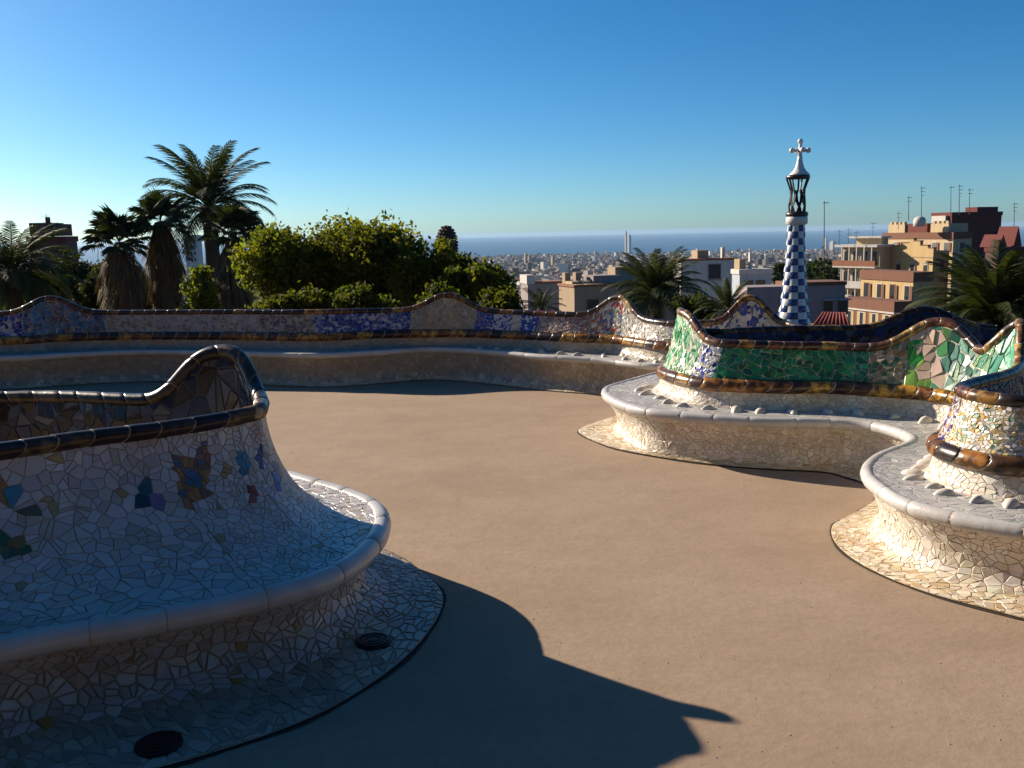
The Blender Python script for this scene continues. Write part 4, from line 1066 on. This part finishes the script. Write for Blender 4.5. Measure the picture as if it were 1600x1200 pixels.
wv.body(w_mauve); wv.slab('gable_end', w_white, 0, wv.w, -.1, 1.0, wv.z1 + .002, wv.zpy(430)); wv.slab('roof_edge', w_terra, -.1, wv.w, 1.1, wv.d, wv.z1 + .002, wv.z1 + .25)
# left: dark block behind the drooping palm, hazy block between palms
lk = House('apartment_block', 'dark red-brown block with rooftop sheds above the drooping palm', 48, 96, 26, 106, 374, 6, 'apartment blocks by the palms')
lk.body(w_dark, w_red, .3); zt = lk.z1
lk.slab('roof_shed', w_dark, .5, 4, lk.d * .02, lk.d * .62, zt + .3, lk.zpy(348)); lk.slab('water_tank', w_blue, 1, 2.4, lk.d * .60, lk.d * .72, zt + .3, lk.zpy(350)); lk.slab('roof_shed', w_dark, .5, 4, lk.d * .73, lk.d * .84, zt + .3, lk.zpy(350))
lk.slab('chimney', w_red, 1, 1.6, lk.d * .42, lk.d * .50, lk.zpy(348) + .01, lk.zpy(339))
for f in (.2, .5, .8): lk.window('R', lk.d * f, zt - 2.6, 1.1, 1.5, w_dark)
hz = House('apartment_block', 'hazy blue-grey distant block seen between the palms', 292, 520, 283, 311, 368, 12, 'apartment blocks by the palms')
hz.body(w_blue, w_white, .6)
for k in range(4):
    for f in (.12, .4, .68): hz.window('R', hz.d * f, hz.z1 - 4 - 3.4 * k, hz.d * .16, 1.8, w_blue, sill=False)

# stone pinnacle over the grove
def pinnacle():
    c = at(697, 352, 46); k = 46 / FPX; r = random.Random(4)
    root = empty('stone_pinnacle', (c.x, c.y, -10), 'dark rough stone dome rising behind the grove', 'tower')
    H_ = c.z
    prof = [(0.9, -10), (0.95, H_ - 3.5), (15.5 * k, H_ - 40 * k), (15.8 * k, H_ - 30 * k), (14 * k, H_ - 18 * k), (10.5 * k, H_ - 8 * k), (6 * k, H_ - 2 * k), (1.5 * k, H_)]
    mat = plain('rough_stone', (0.085, 0.052, 0.038), .95, .5, 7, .8)
    MB().lathe((c.x, c.y, 0), prof, 20).build('core', mat, root, True)
    for j in range(11):
        z = H_ - 3 * k - j * 4.6 * k; rad = np.interp(z, [p[1] for p in prof], [p[0] for p in prof])
        nn = max(5, int(2 * math.pi * rad / 0.17))
        for i in range(nn):
            a = 2 * math.pi * (i + .5 * (j % 2)) / nn; s = r.uniform(.07, .11)
            mb = MB(); mb.lathe((c.x + rad * math.cos(a), c.y + rad * math.sin(a), z - s * .6), [(s * .6, 0), (s, s * .5), (s * .75, s), (s * .2, s * 1.3)], 6); mb.build('stone', mat, root)
pinnacle()

# ------------------------------------------------------------------ checkered tower with lantern and cross
def tower():
    D = 56.0; k = D / FPX; c = at(1241.5, 505, D); top = at(1246.5, 217, D); gz = -10.0
    root = empty('checkered_tower', (c.x, c.y, gz), 'slender blue and white checkered tower topped by a lantern and white cross', 'tower')
    zz = lambda py: at(1244, py, D).z
    cx, cy = at(1244, 360, D).x, D
    wm = plain('tower_white_tile', (0.62, 0.60, 0.56), .3, .18, 8); bm_ = plain('tower_blue_tile', (0.022, 0.045, 0.17), .25, .5, 5); dk = plain('tower_dark_tile', (0.035, 0.022, 0.022), .3, .4, 6)
    zlist = []; z = zz(351); hgt = 10.3 * k
    rad = lambda z: float(np.interp(z, [zz(900), zz(560), zz(505), zz(470), zz(430), zz(390), zz(350)], [40 * k, 32 * k, 24 * k, 19 * k, 15.8 * k, 13.4 * k, 12.0 * k]))
    MB().lathe((cx, cy, 0), [(rad(gz) * .96, gz)] + [(rad(z_) * .95, z_) for z_ in np.linspace(zz(700), zz(351), 20)], 24).build('core', wm, root, True)
    N = 8; j = 0
    while z > zz(570):
        z1, z0 = z, z - hgt; tw = 0.11 * j
        for i in range(N):
            blue = (i + j) % 2 == 0
            V = []; F = []
            for b_ in range(4):
                for a_ in range(5):
                    f, g_ = a_ / 4, b_ / 3; th = 2 * math.pi * (i + f) / N + 0.11 * (j + 1 - g_) * 0; zc = z0 + (z1 - z0) * g_
                    bul = (1.0 + (0.09 if blue else 0.05) * math.sin(math.pi * f) * (math.sin(math.pi * g_ * .8 + .3))) if True else 1
                    rr_ = rad(zc) * (bul if blue else 1.0 + 0.10 * (1 - g_) * math.sin(math.pi * f)) + (0.015 if 0 < a_ < 4 and 0 < b_ < 3 else 0)
                    V.append((cx + rr_ * math.cos(th), cy + rr_ * math.sin(th), zc))
            for b_ in range(3):
                for a_ in range(4): q = b_ * 5 + a_; F.append((q, q + 1, q + 6, q + 5))
            mb = MB(); mb.add(V, F); mb.build('blue_tile' if blue else 'white_tile', bm_ if blue else wm, root, True)
        z -= hgt; j += 1
    C0 = (cx + .02, cy, 0)
    MB().lathe(C0, [(12 * k, zz(352)), (16.3 * k, zz(349)), (16.3 * k, zz(340)), (15 * k, zz(338.5))], 24).build('collar', wm, root, True)
    MB().lathe(C0, [(15 * k, zz(339)), (16.8 * k, zz(336)), (16.5 * k, zz(332.5)), (13 * k, zz(330.5))], 24).build('dark_ring', dk, root, True)
    for i in range(14):
        a = 2 * math.pi * i / 14; pts = []
        for py, r_ in ((331, 11.5), (322, 12.3), (314, 11.2), (304, 10.2), (297, 10.5), (288, 13.5), (278, 17)):
            aa = a + (0.22 * math.sin((331 - py) * .2 + i * math.pi) if py > 298 else 0); pts.append((C0[0] + r_ * k * math.cos(aa), cy + r_ * k * math.sin(aa), zz(py)))
        if i % 2: pts = pts[:5]
        MB().tube(pts, 0.055, 6).build('lantern_bar', M['iron'], root)
    MB().lathe(C0, [(15 * k, zz(280)), (17.8 * k, zz(279)), (18 * k, zz(275)), (16 * k, zz(273.5))], 24).build('lantern_ring', dk, root, True)
    C1 = (cx + .10, cy, 0)
    MB().lathe(C1, [(15.5 * k, zz(274)), (14.6 * k, zz(271.5)), (10 * k, zz(267)), (7 * k, zz(262)), (5.2 * k, zz(256)), (4.0 * k, zz(250)), (3.6 * k, zz(244))], 20).build('spire', wm, root, True)
    x1 = C1[0]
    mb = MB(); mb.tube([(x1, cy, zz(246)), (x1, cy, zz(238)), (x1 + .02, cy, zz(222))], [3.7 * k, 2.9 * k, 2.6 * k], 10); mb.build('cross_stem', wm, root, True)
    mb = MB(); mb.tube([(x1 - 12 * k, cy, zz(235)), (x1, cy, zz(235)), (x1 + 12 * k, cy, zz(235))], [2.6 * k, 2.8 * k, 2.6 * k], 10); mb.build('cross_arm', wm, root, True)
    mb = MB(); mb.tube([(x1, cy - 12 * k, zz(235)), (x1, cy, zz(235)), (x1, cy + 12 * k, zz(235))], [2.6 * k, 2.7 * k, 2.6 * k], 10); mb.build('cross_arm', wm, root, True)
    for dx, dy, py in ((0, 0, 221), (-12.5, 0, 235), (12.5, 0, 235), (0, -12.5, 235), (0, 12.5, 235)):
        z_ = zz(py); s = 4.1 * k
        MB().lathe((x1 + dx * k, cy + dy * k, z_ - s), [(s * .3, 0), (s * .8, s * .35), (s, s), (s * .8, s * 1.65), (s * .3, s * 2)], 12).build('cross_knob', wm, root, True)
tower()

# ------------------------------------------------------------------ aerials
M['mast'] = plain('mast_metal', (0.06, 0.06, 0.065), .5, .2, 3)
def aerial(px, py0, py1, D, label, bars=2, rad=0.05):
    a, b_ = at(px, py1, D), at(px, py0, D); r = empty('aerial', tuple(a), label, 'aerial', 'roof aerials')
    MB().tube([a - Vector((0, 0, 1.0)), b_], [rad, rad * .6], 6).build('mast', M['mast'], r)
    for k in range(bars):
        z = b_.z - 0.3 - k * 0.6; MB().tube([(a.x - .45 + .1 * k, D, z), (a.x + .45 - .1 * k, D, z)], rad * .6, 5).build('element', M['mast'], r)
aerial(1288, 314, 395, 150, 'tall thin mast between the tower and the balcony block', 1, .10)
for px, a_, b_, bars, lb_ in ((1420, 306, 335, 2, 'thin aerial over the white dome'), (1440, 291, 338, 3, 'tall aerial beside the white dome'), (1486, 290, 326, 1, 'plain tall aerial on the dark red block'), (1499, 288, 326, 6, 'lattice aerial with many bars on the dark red block'), (1515, 294, 326, 2, 'faint thin aerial on the far side of the dark red block'), (1585, 316, 350, 3, 'aerial above the gabled red house')):
    aerial(px, a_, b_, 160, lb_, bars, .07)
for px, a_, b_, lb_ in ((1312, 358, 372, 'short aerial at the sea-side corner of the balcony block'), (1326, 356, 370, 'short aerial over the penthouse of the balcony block'), (1338, 360, 371, 'shortest aerial over the penthouse of the balcony block'), (1364, 346, 368, 'short aerial between the balcony block and the turreted block'), (1404, 330, 348, 'short aerial on the crenellated turret beside the dome')): aerial(px, a_, b_, 138, lb_, 2, .04)
for px, a_, b_, lb_ in ((72, 333, 342, 'stub aerial on the chimney of the dark block by the palms'), (152, 331, 400, 'thin tall aerial in the gap beside the squat fan palm')): aerial(px, a_, b_, 98, lb_, 2, .035)

# ------------------------------------------------------------------ city, twin sea-front towers
def city():
    r = np.random.default_rng(5)
    n = 15000
    Y = 420 + (6000 - 420) * r.random(n) ** 1.25
    q = np.where(r.random(n) < 0.72, r.uniform(-0.10, 0.40, n), r.uniform(-0.62, 0.62, n)); X = q * Y
    gz = np.array([ground_z(math.hypot(x, y_)) for x, y_ in zip(X, Y)])
    hh = r.uniform(6, 19, n) * np.where(r.random(n) < 0.03, 1.9, 1); 
    hh = np.minimum(hh, np.where(Y < 1200, 9 + r.random(n) * 4, 60))
    w = r.uniform(7, 17, n); dd = r.uniform(7, 17, n); yaw = R_(32) + r.normal(0, .12, n) + np.where(r.random(n) < .3, R_(25), 0)
    ok = np.hypot(X, Y) < 6150
    V = []; F = []; C_ = []
    pal_ = np.array([(.58, .54, .47), (.30, .24, .19), (.20, .15, .12), (.26, .17, .11), (.66, .62, .56), (.12, .09, .08), (.16, .11, .09), (.08, .065, .06), (.13, .10, .09), (.34, .28, .22)])
    for i in np.nonzero(ok)[0]:
        c, s = math.cos(yaw[i]), math.sin(yaw[i]); k = len(V)
        for z in (gz[i] - 4, gz[i] + hh[i]):
            for a, b_ in ((-1, -1), (1, -1), (1, 1), (-1, 1)):
                V.append((X[i] + a * w[i] / 2 * c - b_ * dd[i] / 2 * s, Y[i] + a * w[i] / 2 * s + b_ * dd[i] / 2 * c, z))
        col = pal_[r.integers(0, len(pal_))] * r.uniform(.7, 1.1)
        roof = np.array([(.08, .05, .04), (.12, .065, .045), (.10, .09, .085)])[r.integers(0, 3)]
        F += [(k, k + 1, k + 5, k + 4), (k + 1, k + 2, k + 6, k + 5), (k + 2, k + 3, k + 7, k + 6), (k + 3, k, k + 4, k + 7), (k + 4, k + 5, k + 6, k + 7)]
        C_ += [tuple(col)] * 4 + [tuple(roof)]
    m, nt, b_ = nmat('city_wall'); a = nt.nodes.new('ShaderNodeAttribute'); a.attribute_name = 'Col'; nt.links.new(a.outputs['Color'], b_.inputs['Base Color']); b_.inputs['Roughness'].default_value = .85
    M['city'] = m
    tag(link('city', mesh('city', V, F, m, C_)), 'far-off city of small pale and brown blocks spreading down to the sea', 'city', kind='stuff')
city()
def far_tower(px, top, wpx, D, label, mat, dep=1.0):
    b0 = at(px, top, D); w = wpx * D / FPX; g = ground_z(D); r = empty('sea_front_tower', (b0.x, D, g), label, 'tower', 'tall buildings of the far city')
    a = R_(30); ex = Vector((math.cos(a), math.sin(a), 0)) * w * .75; ey = Vector((-math.sin(a), math.cos(a), 0)) * w * .75 * dep; o = Vector((b0.x, D, g)) - ex * .5
    MB().obox(o, ex, ey, (0, 0, b0.z - g)).build('shaft', mat, r)
    for k in range(5):
        z = g + (b0.z - g) * (k + 1) / 6; MB().obox(o - ex * .02 - ey * .02 + Vector((0, 0, z)), ex * 1.04, ey * 1.04, (0, 0, 3)).build('floor_band', w_blue, r)
    MB().obox(o + ex * .2 + ey * .2 + Vector((0, 0, b0.z - g + .01)), ex * .6, ey * .6, (0, 0, 6)).build('roof_plant', mat, r)
far_tower(978.5, 362, 3.2, 5800, 'slimmer of the twin towers on the sea front', w_white)
far_tower(984.5, 368, 5.5, 5850, 'broader of the twin towers on the sea front', w_blue)
far_tower(822, 397, 4.5, 3600, 'pale slab tower in the middle of the far city', w_cream); far_tower(865, 402, 6, 2900, 'tan slab tower in the middle of the far city', w_cream); far_tower(828, 400, 5, 3500, 'second pale slab tower in the middle of the far city', w_tan)
far_tower(1292, 373, 4.5, 5600, 'white sail-shaped tower by the sea right of the checkered tower', w_white); far_tower(1304, 378, 9, 5500, 'wide pale block by the sea next to the balcony block', w_white)

# ------------------------------------------------------------------ unseen wooded hillside behind the viewer, added to cut the sky light
def hillside():
    V = []; F = []; nx, ny = 31, 12
    for j in range(ny):
        for i in range(nx):
            x = -90 + 180 * i / (nx - 1); y_ = -11 - 6 * j; V.append((x, y_ - abs(x) * 0.03, -0.3 + 10 * (1 - math.exp(-j / 3.0)) + 0.8 * math.sin(i * 1.7 + j) * (j > 0)))
    for j in range(ny - 1):
        for i in range(nx - 1): k = j * nx + i; F.append((k, k + 1, k + nx + 1, k + nx))
    tag(link('hillside', mesh('hillside', V, F, plain('hill_soil', (0.05, 0.042, 0.025), 1, .4, .6))), kind='structure')
    r = np.random.default_rng(9); n = 42000  # leaf mass set close and tall so it blocks sky from behind
    x = r.uniform(-75, 75, n); j = r.uniform(0, 1, n) ** 1.5 * 8; y_ = -10 - 6 * j - np.abs(x) * .03; cl = (np.sin(x * .5) + np.cos(x * .23 + j)) * 1.5
    z = 10 * (1 - np.exp(-j / 3.0)) + r.uniform(0, 1, n) ** .7 * (11 + cl)
    V, F, c = leaf_cloud(np.stack([x, y_, z], 1), 0.8, np.array([(0.03, 0.036, 0.014)]) * r.uniform(.6, 1.4, (n, 1)), r)
    tag(link('sky_block_woodland', mesh('sky_block_woodland', V, F.tolist(), M['leaf'], c)), 'unseen dense green trees on the hillside behind the plaza, kept near and tall to block sky light', 'sky_block_woodland', kind='stuff')
hillside()

# ------------------------------------------------------------------ haze over city and sea
def haze():
    R = 45600
    mb = MB(); mb.box(-R, R, -R, R, -151.5, 26); o = mb.build('haze', None)
    m = bpy.data.materials.new('haze_air'); m.use_nodes = True; nt = m.node_tree; nt.nodes.remove(nt.nodes['Principled BSDF'])
    v = nt.nodes.new('ShaderNodeVolumePrincipled'); v.inputs['Color'].default_value = (0.42, 0.63, 0.90, 1); v.inputs['Density'].default_value = 3.2e-5; v.inputs['Anisotropy'].default_value = 0.2
    nt.links.new(v.outputs[0], nt.nodes['Material Output'].inputs['Volume']); o.data.materials.clear(); o.data.materials.append(m); tag(o, kind='stuff')
haze()
